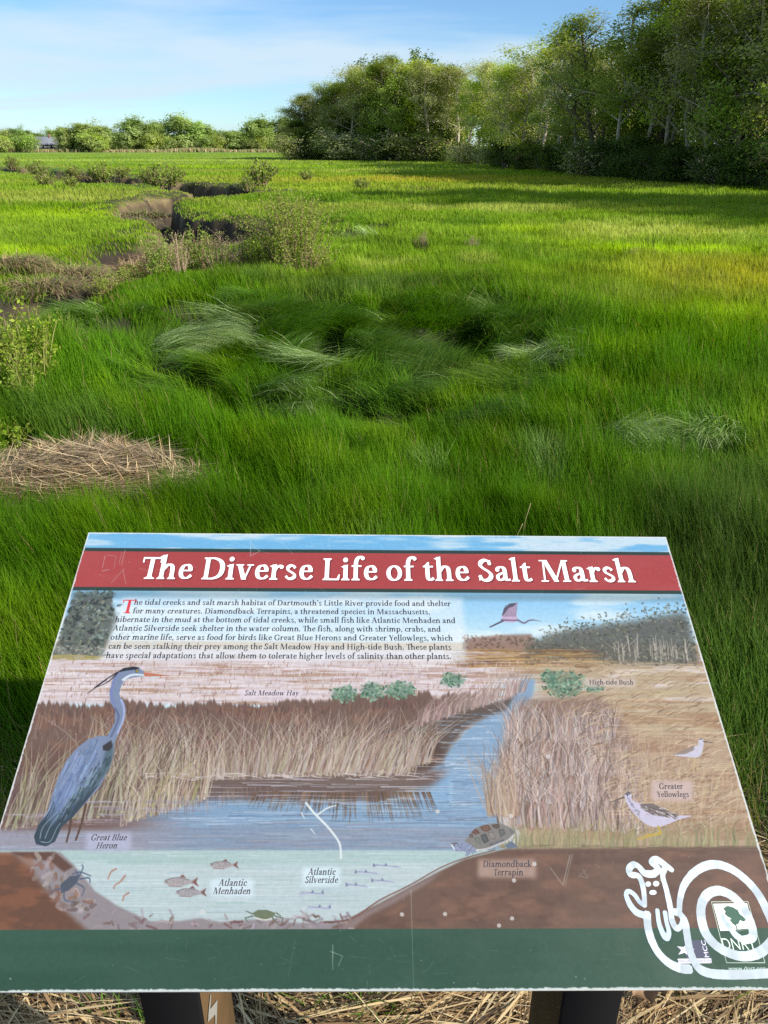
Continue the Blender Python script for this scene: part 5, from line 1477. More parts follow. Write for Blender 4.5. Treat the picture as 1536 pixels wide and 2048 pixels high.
for L_ in ([(505, 1828), (492, 1822)], [(506, 1832), (490, 1836), (494, 1842)], [(550, 1832), (566, 1836), (564, 1848)], [(545, 1836), (558, 1850)], [(553, 1826), (562, 1832)]):
    st(L_, 2.6, 1.6, (96, 108, 88), .9)
# title shadow, scratches, chips
for (txt, p0, p1, sh, ys) in TITLE:
    qs, adv = text_quads(txt, sh)
    a, d, e, sx, sy = line_frame(p0, p1, adv - .03, ys)
    off = np.array([.0018, -.0020])
    M_ = np.zeros((NY, NX))
    for q_ in qs:
        p = a + q_[:, :1] * sx * d + q_[:, 1:] * sy * e + off
        P = np.stack([(p[:, 0] / W_S + .5) * (NX - 1), (.5 - p[:, 1] / H_S) * (NY - 1)], -1)
        x0, x1 = int(P[:, 0].min() - 1), int(P[:, 0].max() + 2); y0, y1 = int(P[:, 1].min() - 1), int(P[:, 1].max() + 2)
        M_[y0:y1, x0:x1] = np.maximum(M_[y0:y1, x0:x1], 0)
        gx, gy = np.meshgrid(np.arange(x0, x1), np.arange(y0, y1)); ins = np.zeros(gx.shape, bool)
        for aa_, bb_ in zip(P, np.roll(P, -1, 0)):
            if abs(aa_[1] - bb_[1]) < 1e-9: continue
            ins ^= ((aa_[1] > gy) != (bb_[1] > gy)) & (gx < (bb_[0] - aa_[0]) * (gy - aa_[1]) / (bb_[1] - aa_[1]) + aa_[0])
        M_[y0:y1, x0:x1] = np.maximum(M_[y0:y1, x0:x1], ins)
    for _ in range(2):
        M_ = (M_ + np.roll(M_, 1, 0) + np.roll(M_, -1, 0) + np.roll(M_, 1, 1) + np.roll(M_, -1, 1)) / 5
    blend(M_ * .55, (92, 24, 34))
WHT = (226, 234, 236)
st([(612, 1606), (630, 1628), (652, 1650), (670, 1672), (680, 1690), (682, 1716)], 4.5, 4, WHT, .9, True); st([(634, 1630), (655, 1616), (672, 1611)], 4, 2, WHT, .85, True)
st([(603, 1626), (609, 1637)], 3, 2, WHT, .7); st([(622, 1658), (630, 1668)], 3, 2, WHT, .6)
for L_, w_, al in [([(665.5, 1890), (665.5, 1940)], 1.4, .6), ([(661, 1903), (685, 1912), (677, 1932)], 1.3, .5), ([(822, 1778), (828, 1990)], 1.0, .45), ([(734, 1962), (735, 1990)], 1, .3), ([(590, 1880), (576, 1955)], 1, .2),
                   ([(210, 1112), (205, 1135)], 1.4, .5), ([(214, 1110), (232, 1112), (228, 1136)], 1.2, .4), ([(250, 1100), (243, 1130)], 1.3, .5), ([(244, 1104), (238, 1128)], 1.2, .4), ([(204, 1142), (218, 1139)], 1.6, .6), ([(248, 1138), (222, 1166)], 1.2, .5), ([(246, 1140), (252, 1168)], 1.2, .45),
                   ([(502, 1080), (501, 1112), (520, 1102), (504, 1090)], 1.3, .6), ([(560, 1082), (586, 1108)], 1, .4), ([(640, 1078), (650, 1102)], 1, .35), ([(656, 1076), (660, 1100)], 1, .35), ([(470, 1085), (540, 1108)], .9, .3),
                   ([(1140, 1710), (1126, 1770), (1100, 1735)], 1.2, .6), ([(1145, 1708), (1130, 1772)], 1, .5), ([(1165, 1738), (1176, 1756), (1158, 1752), (1172, 1740)], 1, .4), ([(1190, 1728), (1200, 1736)], 1, .4)]:
    st(L_, w_, w_ * .8, (206, 216, 214), al)
for _ in range(46):
    x, y = PR.uniform(20, 1500), PR.uniform(1870, 1960); a_ = PR.uniform(0, 3.1); l = PR.uniform(8, 50)
    st([(x, y), (x + l * math.cos(a_), y + l * .6 * math.sin(a_))], .9, .6, (150, 176, 164), PR.uniform(.12, .35))
for _ in range(36):
    x, y = PR.uniform(160, 1340), PR.uniform(1070, 1180); a_ = PR.uniform(0, 3.1); l = PR.uniform(4, 22)
    st([(x, y), (x + l * math.cos(a_), y + l * .6 * math.sin(a_))], .9, .6, (230, 216, 216), PR.uniform(.15, .45))
for _ in range(420):
    v_ = PR.uniform(1075, 1970); x = PR.uniform(0, 1536)
    r_ = PR.choice([.5, .8, 1.2], p=[.65, .28, .07]); ell(x, v_, r_, r_, (226, 228, 226), PR.uniform(.25, .8))
for (x, y) in [(875, 1623), (1096, 1513), (1022, 1632), (1069, 1728), (804, 1829), (890, 1828), (1028, 1761), (1024, 1837), (998, 1851), (405, 1824)]:
    ell(x, y, 4, 4, (226, 224, 222), .8); ell(x, y, 1.4, 1.4, (150, 140, 136), .7)

# worn white rim where the print has chipped away
ed = np.minimum(np.minimum(UU + W_S / 2, W_S / 2 - UU), np.minimum(VV + H_S / 2, H_S / 2 - VV))
wear = .0016 + .0022 * (fbm(UU * 60, VV * 60, 141) - .4) + .0018 * (fbm(UU * 400, VV * 400, 142) - .5)
blend(sstep(wear + .0006, wear - .0004, ed) * .9, (232, 236, 236))
CAN = np.clip((CAN - .55) * 1.10 + .55 - .012, 0, 1)
# flatten a canvas tone of fine weave and grain (the print is of a painted canvas)
CAN = CAN * (1 + .05 * (hash2(np.arange(NX)[None, :] + 0 * np.arange(NY)[:, None], np.arange(NY)[:, None] + 0 * np.arange(NX)[None, :], 9) - .5))[..., None]

INK = 0.50          # how much of the light the print sends back compared with bare white
col = np.clip(lin(np.clip(CAN, 0, 1)), 0, 1) * INK + .006   # faint milky veil: the coating's sky reflection put into the colour
Vp = np.stack([UU, VV, np.full(UU.shape, .00002)], -1).reshape(-1, 3)
i = np.arange(NY - 1)[:, None] * NX; k = np.arange(NX - 1)[None, :]
Qp = np.stack([i + k, i + NX + k, i + NX + k + 1, i + k + 1], -1).reshape(-1, 4)


def print_mat(name, rough=.32, spec=.35, bumpy=True, vary=.06, scale=160):
    m, nt, N, L, out = new_mat(name)
    c = attr_col(N, L, vary, 0, 0, scale)
    p = N.new('ShaderNodeBsdfPrincipled')
    p.inputs['Roughness'].default_value = rough; p.inputs['Specular IOR Level'].default_value = spec
    L.new(c, p.inputs['Base Color'])
    t = N.new('ShaderNodeTexCoord'); n = N.new('ShaderNodeTexNoise'); n.inputs['Scale'].default_value = 5; n.inputs['Detail'].default_value = 8; n.inputs['Roughness'].default_value = .7
    L.new(t.outputs['Object'], n.inputs['Vector'])
    mr = N.new('ShaderNodeMapRange'); mr.inputs['From Min'].default_value = .3; mr.inputs['From Max'].default_value = .7
    mr.inputs['To Min'].default_value = rough - .08; mr.inputs['To Max'].default_value = rough + .15
    L.new(n.outputs['Fac'], mr.inputs['Value']); L.new(mr.outputs[0], p.inputs['Roughness'])
    L.new(p.outputs[0], out.inputs['Surface'])
    return m


M_PRINT = print_mat('weathered_print', .36, .5)
M_INK = print_mat('printed_ink', .45, .3, vary=.04)
M_CORE = plain_mat('white_panel_core', .5, .3, .12, 90)
M_PAINT = plain_mat('white_paint_pen', .35, .5, .05, 60)
_nt = M_PAINT.node_tree; _N = _nt.nodes; _L = _nt.links          # brushed thin: streaks let the print show through
_o = [n for n in _N if n.type == 'OUTPUT_MATERIAL'][0]; _pb = [n for n in _N if n.type == 'BSDF_PRINCIPLED'][0]
_tc = _N.new('ShaderNodeTexCoord'); _nz = _N.new('ShaderNodeTexNoise'); _nz.inputs['Scale'].default_value = 95; _nz.inputs['Detail'].default_value = 6; _nz.inputs['Roughness'].default_value = .7
_L.new(_tc.outputs['Object'], _nz.inputs['Vector'])
_rm = _N.new('ShaderNodeMapRange'); _rm.inputs['From Min'].default_value = .5; _rm.inputs['From Max'].default_value = .72; _rm.inputs['To Max'].default_value = .12
_L.new(_nz.outputs['Fac'], _rm.inputs['Value'])
_tb = _N.new('ShaderNodeBsdfTransparent'); _mx = _N.new('ShaderNodeMixShader')
_L.new(_rm.outputs[0], _mx.inputs[0]); _L.new(_pb.outputs[0], _mx.inputs[1]); _L.new(_tb.outputs[0], _mx.inputs[2]); _L.new(_mx.outputs[0], _o.inputs['Surface'])
M_WOOD = plain_mat('weathered_post_wood', .85, .15, .3, 7, bump=.3, bscale=22)
M_BLACK = plain_mat('black_coated_metal', .6, .15, .1, 20)

root = empty('interpretive_sign', (0, .66, 0), 'slanted nature sign panel with salt marsh picture and red title band on two posts', 'sign')
mb = MB()
mb.box((-W_S / 2, -H_S / 2, -.007), (W_S / 2, H_S / 2, 0), lin((214, 216, 214)) * .8, bev=.0009)
panel_o = mb.build('panel', M_CORE, root)
panel_o.matrix_parent_inverse = Matrix.Translation(root.location).inverted()
panel_o.matrix_basis = S_M
picture = link('marsh_picture', np_mesh('marsh_picture', Vp, Qp, None, col.reshape(-1, 3)), M_PRINT, panel_o)


def lettering(name, lines, z, c):
    Vt, Qt = set_text(lines, z)
    return link(name, np_mesh(name, Vt, Qt, None, np.tile(lin(c), (len(Vt), 1))), M_INK, panel_o)


lettering('title_lettering', TITLE, .00008, (236, 238, 238))
lettering('paragraph_lettering', [(t_, a_, b_, 0, 1.12) for t_, a_, b_ in BODY], .00008, (44, 46, 56))
lettering('initial_letter', [("T", (239, 1226.6), (267, 1226.8), 0, 1.0)], .00008, (170, 52, 62))
lettering('caption_lettering', [(t_, a_, b_, .2, 1.15) for t_, a_, b_ in CAPTIONS], .00008, (62, 56, 62))


class Flat:
    """flat marks on the panel, given in photograph pixels"""
    def __init__(s): s.v, s.f, s.c, s.n = [], [], [], 0
    def poly(s, p, c, z):
        l = s_loc(p)
        s.v += [(a, b, z) for a, b in l]; s.f.append(tuple(range(s.n, s.n + len(l)))); s.c += [tuple(lin(c)) + (1,)] * len(l); s.n += len(l)
    def strip(s, p, w, c, z, smooth=True, dz=0.0):
        l = s_loc(p)
        sc = np.hypot(*(s_loc([(p[0][0] + 5, p[0][1])])[0] - l[0])) / 5
        P = smooth_path(l, 7) if smooth else l
        d = np.gradient(P, axis=0); d /= np.linalg.norm(d, axis=1)[:, None] + 1e-9
        nn = np.stack([-d[:, 1], d[:, 0]], -1)
        wv = w * sc / 2 * (1 + .10 * (vnoise(P[:, 0] * 130, P[:, 1] * 130, 17) - .5)) if np.isscalar(w) else np.interp(np.linspace(0, 1, len(P)), np.linspace(0, 1, len(w)), w) * sc / 2
        # rounded ends
        e0, e1 = P[0] - d[0] * wv[0] * .55, P[-1] + d[-1] * wv[-1] * .55
        P = np.concatenate([[e0], P, [e1]]); nn = np.concatenate([nn[:1], nn, nn[-1:]]); wv = np.concatenate([[wv[0] * .55], wv, [wv[-1] * .55]])
        jit = 1 + .08 * (RNG.random(len(P)) - .5)
        A_, B_ = P + nn * (wv * jit)[:, None], P - nn * (wv * jit[::-1])[:, None]
        zz = z + dz * np.arange(len(P))
        c0 = np.array(c, float)
        for j in range(len(P)):
            c = np.clip(c0 * (1 - .12 * sstep(.45, .7, vnoise(P[j, 0] * 90, P[j, 1] * 90, 23))) - (0 if c0.min() < 180 else 10 * vnoise(P[j, 0] * 300, P[j, 1] * 300, 24)), 0, 255)
            s.v += [(A_[j, 0], A_[j, 1], zz[j]), (B_[j, 0], B_[j, 1], zz[j])]; s.c += [tuple(lin(c)) + (1,)] * 2
            if j: s.f.append((s.n + 2 * j - 2, s.n + 2 * j - 1, s.n + 2 * j + 1, s.n + 2 * j))
        s.n += 2 * len(P)
    def blob(s, x, y, rx, ry, c, z):
        a = np.linspace(0, 2 * np.pi, 18)[:-1]; rr_ = 1 + .12 * (RNG.random(17) - .5)
        s.poly(np.stack([x + rx * rr_ * np.cos(a), y + ry * rr_ * np.sin(a)], -1), c, z)
    def build(s, name, mat, parent):
        me = bpy.data.meshes.new(name); me.from_pydata(s.v, [], s.f)
        at = me.color_attributes.new('Col', 'FLOAT_COLOR', 'POINT'); at.data.foreach_set('color', np.array(s.c, np.float32).ravel())
        return link(name, me, mat, parent)


def sans(txt, p0, p1, size_px, z, c, name, parent, rot90=False, squeeze=1.0, weight=0):
    """small sans lettering set with the program's own font, flattened to a mesh"""
    cu = bpy.data.curves.new(name, 'FONT'); cu.body = txt; cu.fill_mode = 'FRONT'; cu.offset = weight
    ob = bpy.data.objects.new(name, cu); COL.objects.link(ob)
    dg = bpy.context.evaluated_depsgraph_get(); dg.update()
    me = bpy.data.meshes.new_from_object(ob.evaluated_get(dg))
    bpy.data.objects.remove(ob); bpy.data.curves.remove(cu)
    V_ = np.zeros(len(me.vertices) * 3, np.float32); me.vertices.foreach_get('co', V_); V_ = V_.reshape(-1, 3).astype(float)
    V_[:, 0] -= V_[:, 0].min(); wdt = V_[:, 0].max(); hgt = V_[:, 1].max()
    a, b = s_loc([p0, p1]); d = (b - a); ln_ = np.hypot(*d); d /= ln_; e = np.array([-d[1], d[0]])
    sc = np.hypot(*(s_loc([(p0[0], p0[1] - size_px)])[0] - a))
    P = a + V_[:, :1] / wdt * ln_ * d + V_[:, 1:2] / hgt * sc * e
    me.vertices.foreach_set('co', np.column_stack([P, np.full(len(P), z)]).astype(np.float32).ravel())
    at = me.color_attributes.new('Col', 'FLOAT_COLOR', 'POINT'); at.data.foreach_set('color', np.tile(np.append(lin(c), 1), (len(P), 1)).astype(np.float32).ravel())
    me.materials.clear(); me.name = name
    o = link(name, me, M_INK, parent)
    return o


# printed logos in the corner
gz = lambda L_: [(1230 + x / 5.02, 1700 + y / 5.02) for x, y in L_]
fl = Flat()
fl.poly(gz([(985, 540), (1325, 535), (1397, 800), (1058, 812)]), (226, 230, 226), .00005)
for p in ([(968, 520), (1335, 518)], [(1335, 518), (1420, 820), (1505, 1132)], [(1505, 1132), (1120, 1132)], [(1120, 1132), (1040, 810), (968, 520)]):
    fl.strip(gz(p), 1.2, (170, 186, 170), .00006 + 1e-6 * len(fl.f), smooth=False)
tree_shape = [(1085, 585), (1130, 560), (1185, 575), (1235, 605), (1250, 640), (1290, 670), (1315, 705), (1290, 720), (1255, 705), (1240, 740), (1205, 755), (1180, 740), (1150, 700), (1170, 690), (1130, 670), (1100, 640), (1110, 620)]
fl.poly(gz(tree_shape), (62, 92, 78), .00007)
fl.strip(gz([(1205, 740), (1222, 780), (1228, 815)]), [2.6, 2.2, 3.4], (62, 84, 72), .00008)
fl.poly(gz([(1180, 806), (1290, 790), (1390, 786), (1395, 800), (1300, 806), (1240, 820)]), (84, 104, 92), .000085)
fl.build('logo_tree_emblem', M_INK, panel_o)
sans('DNRT', gz([(1092, 1002)])[0], gz([(1425, 1002)])[0], 22, .00006, (206, 220, 208), 'logo_lettering', panel_o, weight=-.008)
sans('www.dnrt.org', gz([(1140, 1206)])[0], gz([(1515, 1204)])[0], 7, .00006, (168, 190, 178), 'web_address_lettering', panel_o)
fl = Flat()
fl.poly(gz([(700, 905), (905, 905), (960, 1086), (720, 1090)]), (72, 74, 92), .00005)
fl.poly(gz([(628, 1092), (965, 1088), (972, 1136), (636, 1140)]), (206, 206, 214), .000055)
star = []
for k_ in range(10):
    a_ = -math.pi / 2 + .2 + k_ * math.pi / 5; r_ = 95 if k_ % 2 == 0 else 40
    star.append((706 + r_ * math.cos(a_), 1002 + r_ * .75 * math.sin(a_)))
fl.poly(gz(star), (206, 200, 222), .00006)
fl.build('logo_star_emblem', M_INK, panel_o)
sans('MCC', gz([(945, 1076)])[0], gz([(905, 908)])[0], 9.5, .00006, (214, 216, 224), 'logo_lettering', panel_o)
sans('massculturalcouncil.org', gz([(634, 1128)])[0], gz([(968, 1126)])[0], 6.5, .00007, (86, 82, 110), 'web_address_lettering', panel_o)

# snail doodle in white paint pen
G_W, G_B = (192, 203, 210), (176, 192, 206)
fl = Flat()
fl.strip(gz([(1290, 905), (1220, 860), (1150, 775), (1090, 690), (1080, 650)]), [12, 13, 10, 8, 5], (190, 208, 214), .00009, dz=1e-7)
fl.strip(gz([(645, 610), (655, 480), (695, 350), (780, 240), (890, 168), (1000, 145), (1120, 170), (1250, 245), (1370, 355), (1455, 470), (1530, 620), (1590, 770), (1590, 880), (1536, 960), (1450, 1030), (1310, 1068), (1160, 1040), (1010, 955), (905, 825), (862, 650), (878, 520), (945, 435), (1040, 408), (1150, 445), (1255, 535), (1335, 660), (1380, 790), (1375, 880), (1290, 905)]),
         [10.5, 12, 15, 17, 17, 16, 16, 17, 17, 17, 18, 17, 17, 18, 17, 18, 18, 17, 16, 16, 15], G_W, .0001, dz=3e-7)
fl.strip(gz([(322, 635), (328, 760), (365, 900), (430, 1025), (540, 1135), (660, 1188), (755, 1195)]), [15, 15, 15, 14, 15, 16, 16], G_W, .00022, dz=2e-7)
fl.strip(gz([(575, 620), (650, 645), (700, 720), (722, 850), (750, 1000), (800, 1130), (865, 1205), (980, 1243), (1150, 1252), (1350, 1248), (1540, 1240), (1680, 1240)]), [11, 12, 14, 14, 14, 14, 16, 16, 16, 16, 16, 17], G_W, .00024, dz=2e-7)
fl.strip(gz([(300, 555), (245, 520), (195, 450), (135, 415), (112, 455), (155, 555), (215, 625), (285, 652)]), [11, 9, 9, 9, 9, 12, 13, 13], G_B, .00026, dz=2e-7)
fl.strip(gz([(298, 560), (290, 440), (270, 330), (232, 262), (160, 245), (140, 195), (180, 148), (235, 165), (290, 228), (345, 242), (395, 235), (432, 192), (400, 150), (372, 122), (415, 95), (490, 142), (575, 205)]), [9, 10, 11, 11, 13, 13, 13, 11, 13, 15, 14, 12, 13, 14, 14, 13, 10], G_W, .00028, dz=3e-7)
fl.strip(gz([(500, 180), (478, 262), (510, 380), (540, 510), (562, 620)]), [12, 10, 10, 11, 11], G_W, .00031, dz=2e-7)
fl.strip(gz([(560, 620), (572, 710), (615, 785), (660, 762), (682, 690), (640, 628), (590, 612)]), [10, 12, 12, 9, 11, 11, 10], G_W, .00033, dz=2e-7)
fl.strip(gz([(424, 600), (440, 730), (480, 840), (518, 882), (540, 825), (515, 720), (500, 622)]), [8, 9, 11, 12, 9, 8, 9], G_B, .00036, dz=2e-7)
fl.blob(*gz([(332, 342)])[0], 5.8, 5.4, G_W, .0003); fl.blob(*gz([(412, 338)])[0], 6.4, 5.8, G_W, .0003); fl.blob(*gz([(380, 427)])[0], 7.4, 5, G_W, .0003)
fl.build('snail_doodle', M_PAINT, panel_o)

# posts under the panel
def post(x0, x1, sgn):
    y0, y1 = .565, .688
    m = MB(); m.box((x0, y0, -.25), (x1, y1, .80 + .02), lin((80, 63, 42)), bev=.003)
    o = m.build('post', M_WOOD, root); o.matrix_parent_inverse = Matrix.Translation(root.location).inverted()
    # the top is cut to the panel's slope: drop the front edge under it
    for v in o.data.vertices:
        if v.co.z > .5:
            t = (v.co.y - S_O[1]) / S_V[1]
            v.co.z = S_O[2] + t * S_V[2] + ((v.co.x - S_O[0]) * S_U[2]) - .0085 - (.82 - v.co.z) * .5
    m = MB(); ztop = S_O[2] + (y0 - S_O[1]) / S_V[1] * S_V[2] - .012
    m.box((x0 - .002, y0 - .008, -.2), (x1 + .002, y0 - .0005, ztop), (.004, .004, .005), bev=.002)
    pl = m.build('face_plate', M_BLACK, o)
    return o


pl_ = post(-.279, -.2146, 1)
pr_ = post(.208, .272, -1)
bolt = [(1063, 205), (1050, 410), (1150, 275), (1138, 640), (1122, 640), (1120, 480), (1018, 590), (1032, 395), (1052, 205)]
# lightning mark scratched on the inner side of the left-hand post
ms = MB(); xw = -.2146 + .0012; pts3 = []
for bx, by in bolt:
    px, py = 270 + bx / 6.98, 1960 + by / 6.98
    d = ray(px, py); t = xw / d[0]
    pts3.append((xw, d[1] * t, CAM_H + d[2] * t))
me = bpy.data.meshes.new('lightning_mark'); me.from_pydata(pts3, [], [tuple(range(len(pts3)))])
at = me.color_attributes.new('Col', 'FLOAT_COLOR', 'POINT'); at.data.foreach_set('color', np.tile(np.append(lin((140, 141, 138)), 1), (len(pts3), 1)).astype(np.float32).ravel())
lm = link('lightning_mark', me, M_PAINT, pl_)
lm.matrix_parent_inverse = Matrix.Identity(4)

# ------------------------------------------------------------------ high-tide bushes, straw tussocks, litter
def bush_meshes(name, seed, H, Rr, nstem, nleaf, lsize, cols, stemcol, bare=.2, thick=.006):
    rg = np.random.default_rng(seed); m = MB(); pts, wts = [], []
    for _ in range(nstem):
        a = rg.uniform(0, 6.28); rb = Rr * .35 * math.sqrt(rg.random()); out = rg.uniform(.1, 1)
        h = H * rg.uniform(.6, 1.0) * (1 - .25 * out * out)
        p0 = np.array([rb * math.cos(a), rb * math.sin(a), -.03]); p2 = np.array([Rr * out * math.cos(a), Rr * out * math.sin(a), h])
        p1 = (p0 + p2) / 2 + np.array([-.1 * Rr * math.cos(a), -.1 * Rr * math.sin(a), .08 * h]) + rg.normal(0, .03 * H, 3)
        t = np.linspace(0, 1, 7)[:, None]; P = p0 * (1 - t) ** 2 + 2 * p1 * t * (1 - t) + p2 * t ** 2
        m.tube(P, np.linspace(thick, thick * .35, 7) * rg.uniform(.7, 1.3), 4, lin(stemcol) * rg.uniform(.7, 1.3), cap=False)
        for q in P[2:]:
            pts.append(q); wts.append(1.0)
        for _ in range(5):
            f = rg.uniform(bare, .95); i = int(f * 6); q = P[i]
            e = q + np.array([rg.normal(0, .12), rg.normal(0, .12), rg.uniform(.08, .28)]) * H
            m.tube([q, (q + e) / 2 + rg.normal(0, .015 * H, 3), e], [thick * .4, thick * .3, thick * .18], 3, lin(stemcol) * rg.uniform(.7, 1.3), cap=False)
            for f2 in (.35, .6, .8, 1.0): pts.append(q * (1 - f2) + e * f2); wts.append(1.5)
    pts = np.array(pts); wts = np.array(wts) * (pts[:, 2] > bare * H * .8) + 1e-4; wts /= wts.sum()
    idx = rg.choice(len(pts), nleaf, p=wts); C = pts[idx] + rg.normal(0, .028 * H, (nleaf, 3))
    cc = np.array([lin(c) for c in cols])[rg.integers(0, len(cols), nleaf)] * rg.uniform(.7, 1.3, nleaf)[:, None]
    V, Q, c = leaf_quads(C, lsize, rg, cc, flat=.1)
    return m.mesh(name + '_stems', True), np_mesh(name + '_leaves', V, Q, None, c)


B_G = [(130, 156, 56), (146, 168, 70), (114, 140, 48), (156, 168, 92)]
B_N = [(122, 146, 44), (134, 154, 54), (104, 130, 38), (142, 158, 68)]
BUSH = {'big': bush_meshes('big', 1, 1.05, .72, 60, 9500, .022, B_G, (140, 120, 96)), 'mid': bush_meshes('mid', 2, .6, .36, 22, 2600, .022, B_G, (136, 112, 92)),
        'grey': bush_meshes('grey', 3, .65, .36, 26, 1300, .019, [(150, 152, 100), (142, 150, 84), (160, 152, 112)], (158, 136, 120)), 'near': bush_meshes('near', 4, .62, .20, 13, 900, .026, B_N, (130, 128, 76), .25, .005),
        'low': bush_meshes('low', 5, .26, .24, 16, 620, .034, B_N, (120, 116, 66), .1, .004), 'far': bush_meshes('far', 6, .8, .7, 30, 1300, .075, B_G + [(120, 116, 84)], (134, 116, 96), .1, .014)}
for s_, l_ in BUSH.values():
    s_.materials.append(M_BARK); l_.materials.append(M_SHRUB)


def shrub(kind, px, py, h, label, group=None, wide=1.0, z=.0):
    s_, l_ = BUSH[kind]; g_ = gpt(px, py, z)
    h0 = {'big': 1.05, 'mid': .6, 'grey': .65, 'near': .62, 'low': .26, 'far': .8}[kind]
    s = h / h0; zz = float(ground_z(np.array([g_[0]]), np.array([g_[1]]))[0])
    o = empty('marsh_shrub', (g_[0], g_[1], max(zz, -.15)), label, 'shrub', group, RNG.uniform(0, 6.28), (s * wide, s * wide, s))
    link('stem', s_, None, o); link('foliage', l_, None, o)
    return o


GB = 'bushes along the near creek bank'
shrub('big', 592, 556, 1.2, 'largest high-tide bush on the creek bank, tall and leafy', None, 1.0)
shrub('mid', 530, 553, .62, 'leafy bush tucked against the left of the largest bush', GB)
shrub('grey', 492, 552, .62, 'sparse grey twiggy bush left of the largest bush', GB, 1.1)
shrub('grey', 440, 556, .66, 'sparse twiggy bush beside the pale straw clump on the bank', GB, 1.0)
shrub('mid', 402, 556, .66, 'green bush in the middle of the bank between twiggy bushes', GB, .9)
shrub('grey', 362, 562, .58, 'twiggy bush with thin stems left of the middle green bush', GB)
shrub('mid', 316, 566, .6, 'green bush toward the left end of the creek bank row', GB)
shrub('mid', 268, 566, .42, 'small bush second from the left end of the bank row', GB, 1.2)
shrub('mid', 215, 585, .38, 'small bush at the left end of the bank row', GB, 1.2)
shrub('mid', 640, 548, .4, 'small pale bush at the right foot of the largest bush', GB, 1.2)
shrub('near', 20, 815, .62, 'bright leafy shrub with upright stems at the left frame edge', 'bright young shrubs at the left', 1.2)
shrub('near', 88, 800, .66, 'bright leafy shrub, right and taller of the pair at the left edge', 'bright young shrubs at the left', .95)
shrub('near', 62, 838, .5, 'thin bright shrub in front of the taller leafy pair', 'bright young shrubs at the left', .8)
shrub('low', 70, 892, .24, 'low bright shrub just above the big straw pile', None, 1.1)
shrub('low', 18, 900, .22, 'low bright shrub at the left edge beside the straw pile', None, 1.0)
for (px, py, h, lab) in [(205, 360, 1.0, 'grey bush left of the farther dark creek hollow'), (243, 352, .7, 'pale low bush behind the farther dark creek hollow'), (312, 370, 1.0, 'wide pale bush right of the farther dark creek hollow'),
                         (342, 366, .9, 'pale bush at the right end beside the wide bush'), (520, 374, 1.0, 'brownish bush at the end of the long dark creek shadow'), (494, 376, .6, 'small bush left of the brownish bush by the creek shadow'),
                         (78, 350, .9, 'faint bush at far left beyond the creek'), (148, 350, .7, 'small faint bush beside the brown creek scar'), (95, 375, .6, 'small bush in the left meadow before the creek'), (140, 377, .5, 'low bush in the left meadow, nearest the creek'),
                         (25, 335, 1.0, 'grey bush at the left edge of the far meadow'), (615, 362, .5, 'tiny bush alone in the far meadow'), (725, 380, .45, 'dark low plant alone in the middle meadow')]:
    shrub('far', px, py, h, lab, 'bushes of the far meadow', 1.1)
shrub('grey', 845, 500, .34, 'small brown dead stub in the middle meadow', None, 1.0)
shrub('grey', 943, 505, .3, 'small bluish weed beside the dead stub in the middle meadow', None, 1.0)
shrub('grey', 1268, 526, .2, 'small brown tuft alone in the right meadow', None, 1.6)


def straw_mesh(name, seed, n, rx, ry, hgt, ln, wd, cols, upright=.06, droop=False, wob=.25):
    rg = np.random.default_rng(seed)
    r_ = np.sqrt(rg.random(n)) * rg.uniform(.7, 1.1, n); a = rg.uniform(0, 6.28, n)
    x_, y_ = rx * r_ * np.cos(a), ry * r_ * np.sin(a)
    k_ = fbm(x_ * 3.2 / rx * .5 + seed, y_ * 3.2 / ry * .5, seed, 2) + .25 * (1 - r_) > rg.uniform(.3, .62, n)
    x_, y_, r_, a = x_[k_], y_[k_], r_[k_], a[k_]; n = len(x_)
    z_ = hgt * np.maximum(0, 1 - r_ ** 2) * rg.random(n) ** .6 + .005
    base = (fbm(x_ * 2.6 / rx * .5 + 7, y_ * 2.6 / ry * .5, seed + 3, 2) - .5) * 6 + rg.normal(.2, .4, n)
    az_ = base + (rg.random(n) < .5) * np.pi
    L_ = ln * rg.uniform(.4, 1.3, n)
    p0 = rg.uniform(1.25, 1.62, n); p1 = p0 + rg.normal(.06, .12, n)
    if droop:
        az_ = a + rg.normal(0, .4, n); p0 = rg.uniform(.5, 1.1, n); p1 = rg.uniform(1.8, 2.6, n)
    up_ = rg.random(n) < upright
    p0 = np.where(up_, rg.normal(.3, .25, n), p0); p1 = np.where(up_, p0 + rg.normal(0, .2, n), p1); L_ = np.where(up_, L_ * .6, L_)
    c = np.array([lin(q) for q in cols])[rg.integers(0, len(cols), n)] * rg.uniform(.6, 1.2, n)[:, None]
    V, Q, T, cc = make_blades(x_, y_, L_, wd * rg.uniform(.6, 1.5, n), p0, p1, az_, c * .9, c, z_, rg)
    return np_mesh(name, V, Q, T, cc)


S_C = [(178, 152, 112), (150, 126, 94), (200, 176, 138), (128, 104, 78), (166, 140, 104)]
S_B = [(156, 134, 104), (128, 110, 84), (176, 154, 120), (108, 92, 70), (112, 132, 50), (128, 144, 64)]
STR = {'pile': straw_mesh('straw_pile', 1, 9500, .72, .5, .20, .20, .0042, S_C + [(206, 182, 144), (216, 196, 160), (104, 84, 64), (86, 70, 54)], .03), 'bank': straw_mesh('straw_bank', 2, 1500, .55, .4, .12, .30, .007, S_B + S_C[:2], .04, True),
       'tan': straw_mesh('straw_tan', 3, 1200, .4, .28, .12, .36, .008, S_C, .03), 'wide': straw_mesh('straw_wide', 4, 1500, 1.2, .7, .2, .5, .020, S_B, .06, True)}
for m_ in STR.values(): m_.materials.append(M_STRAW)


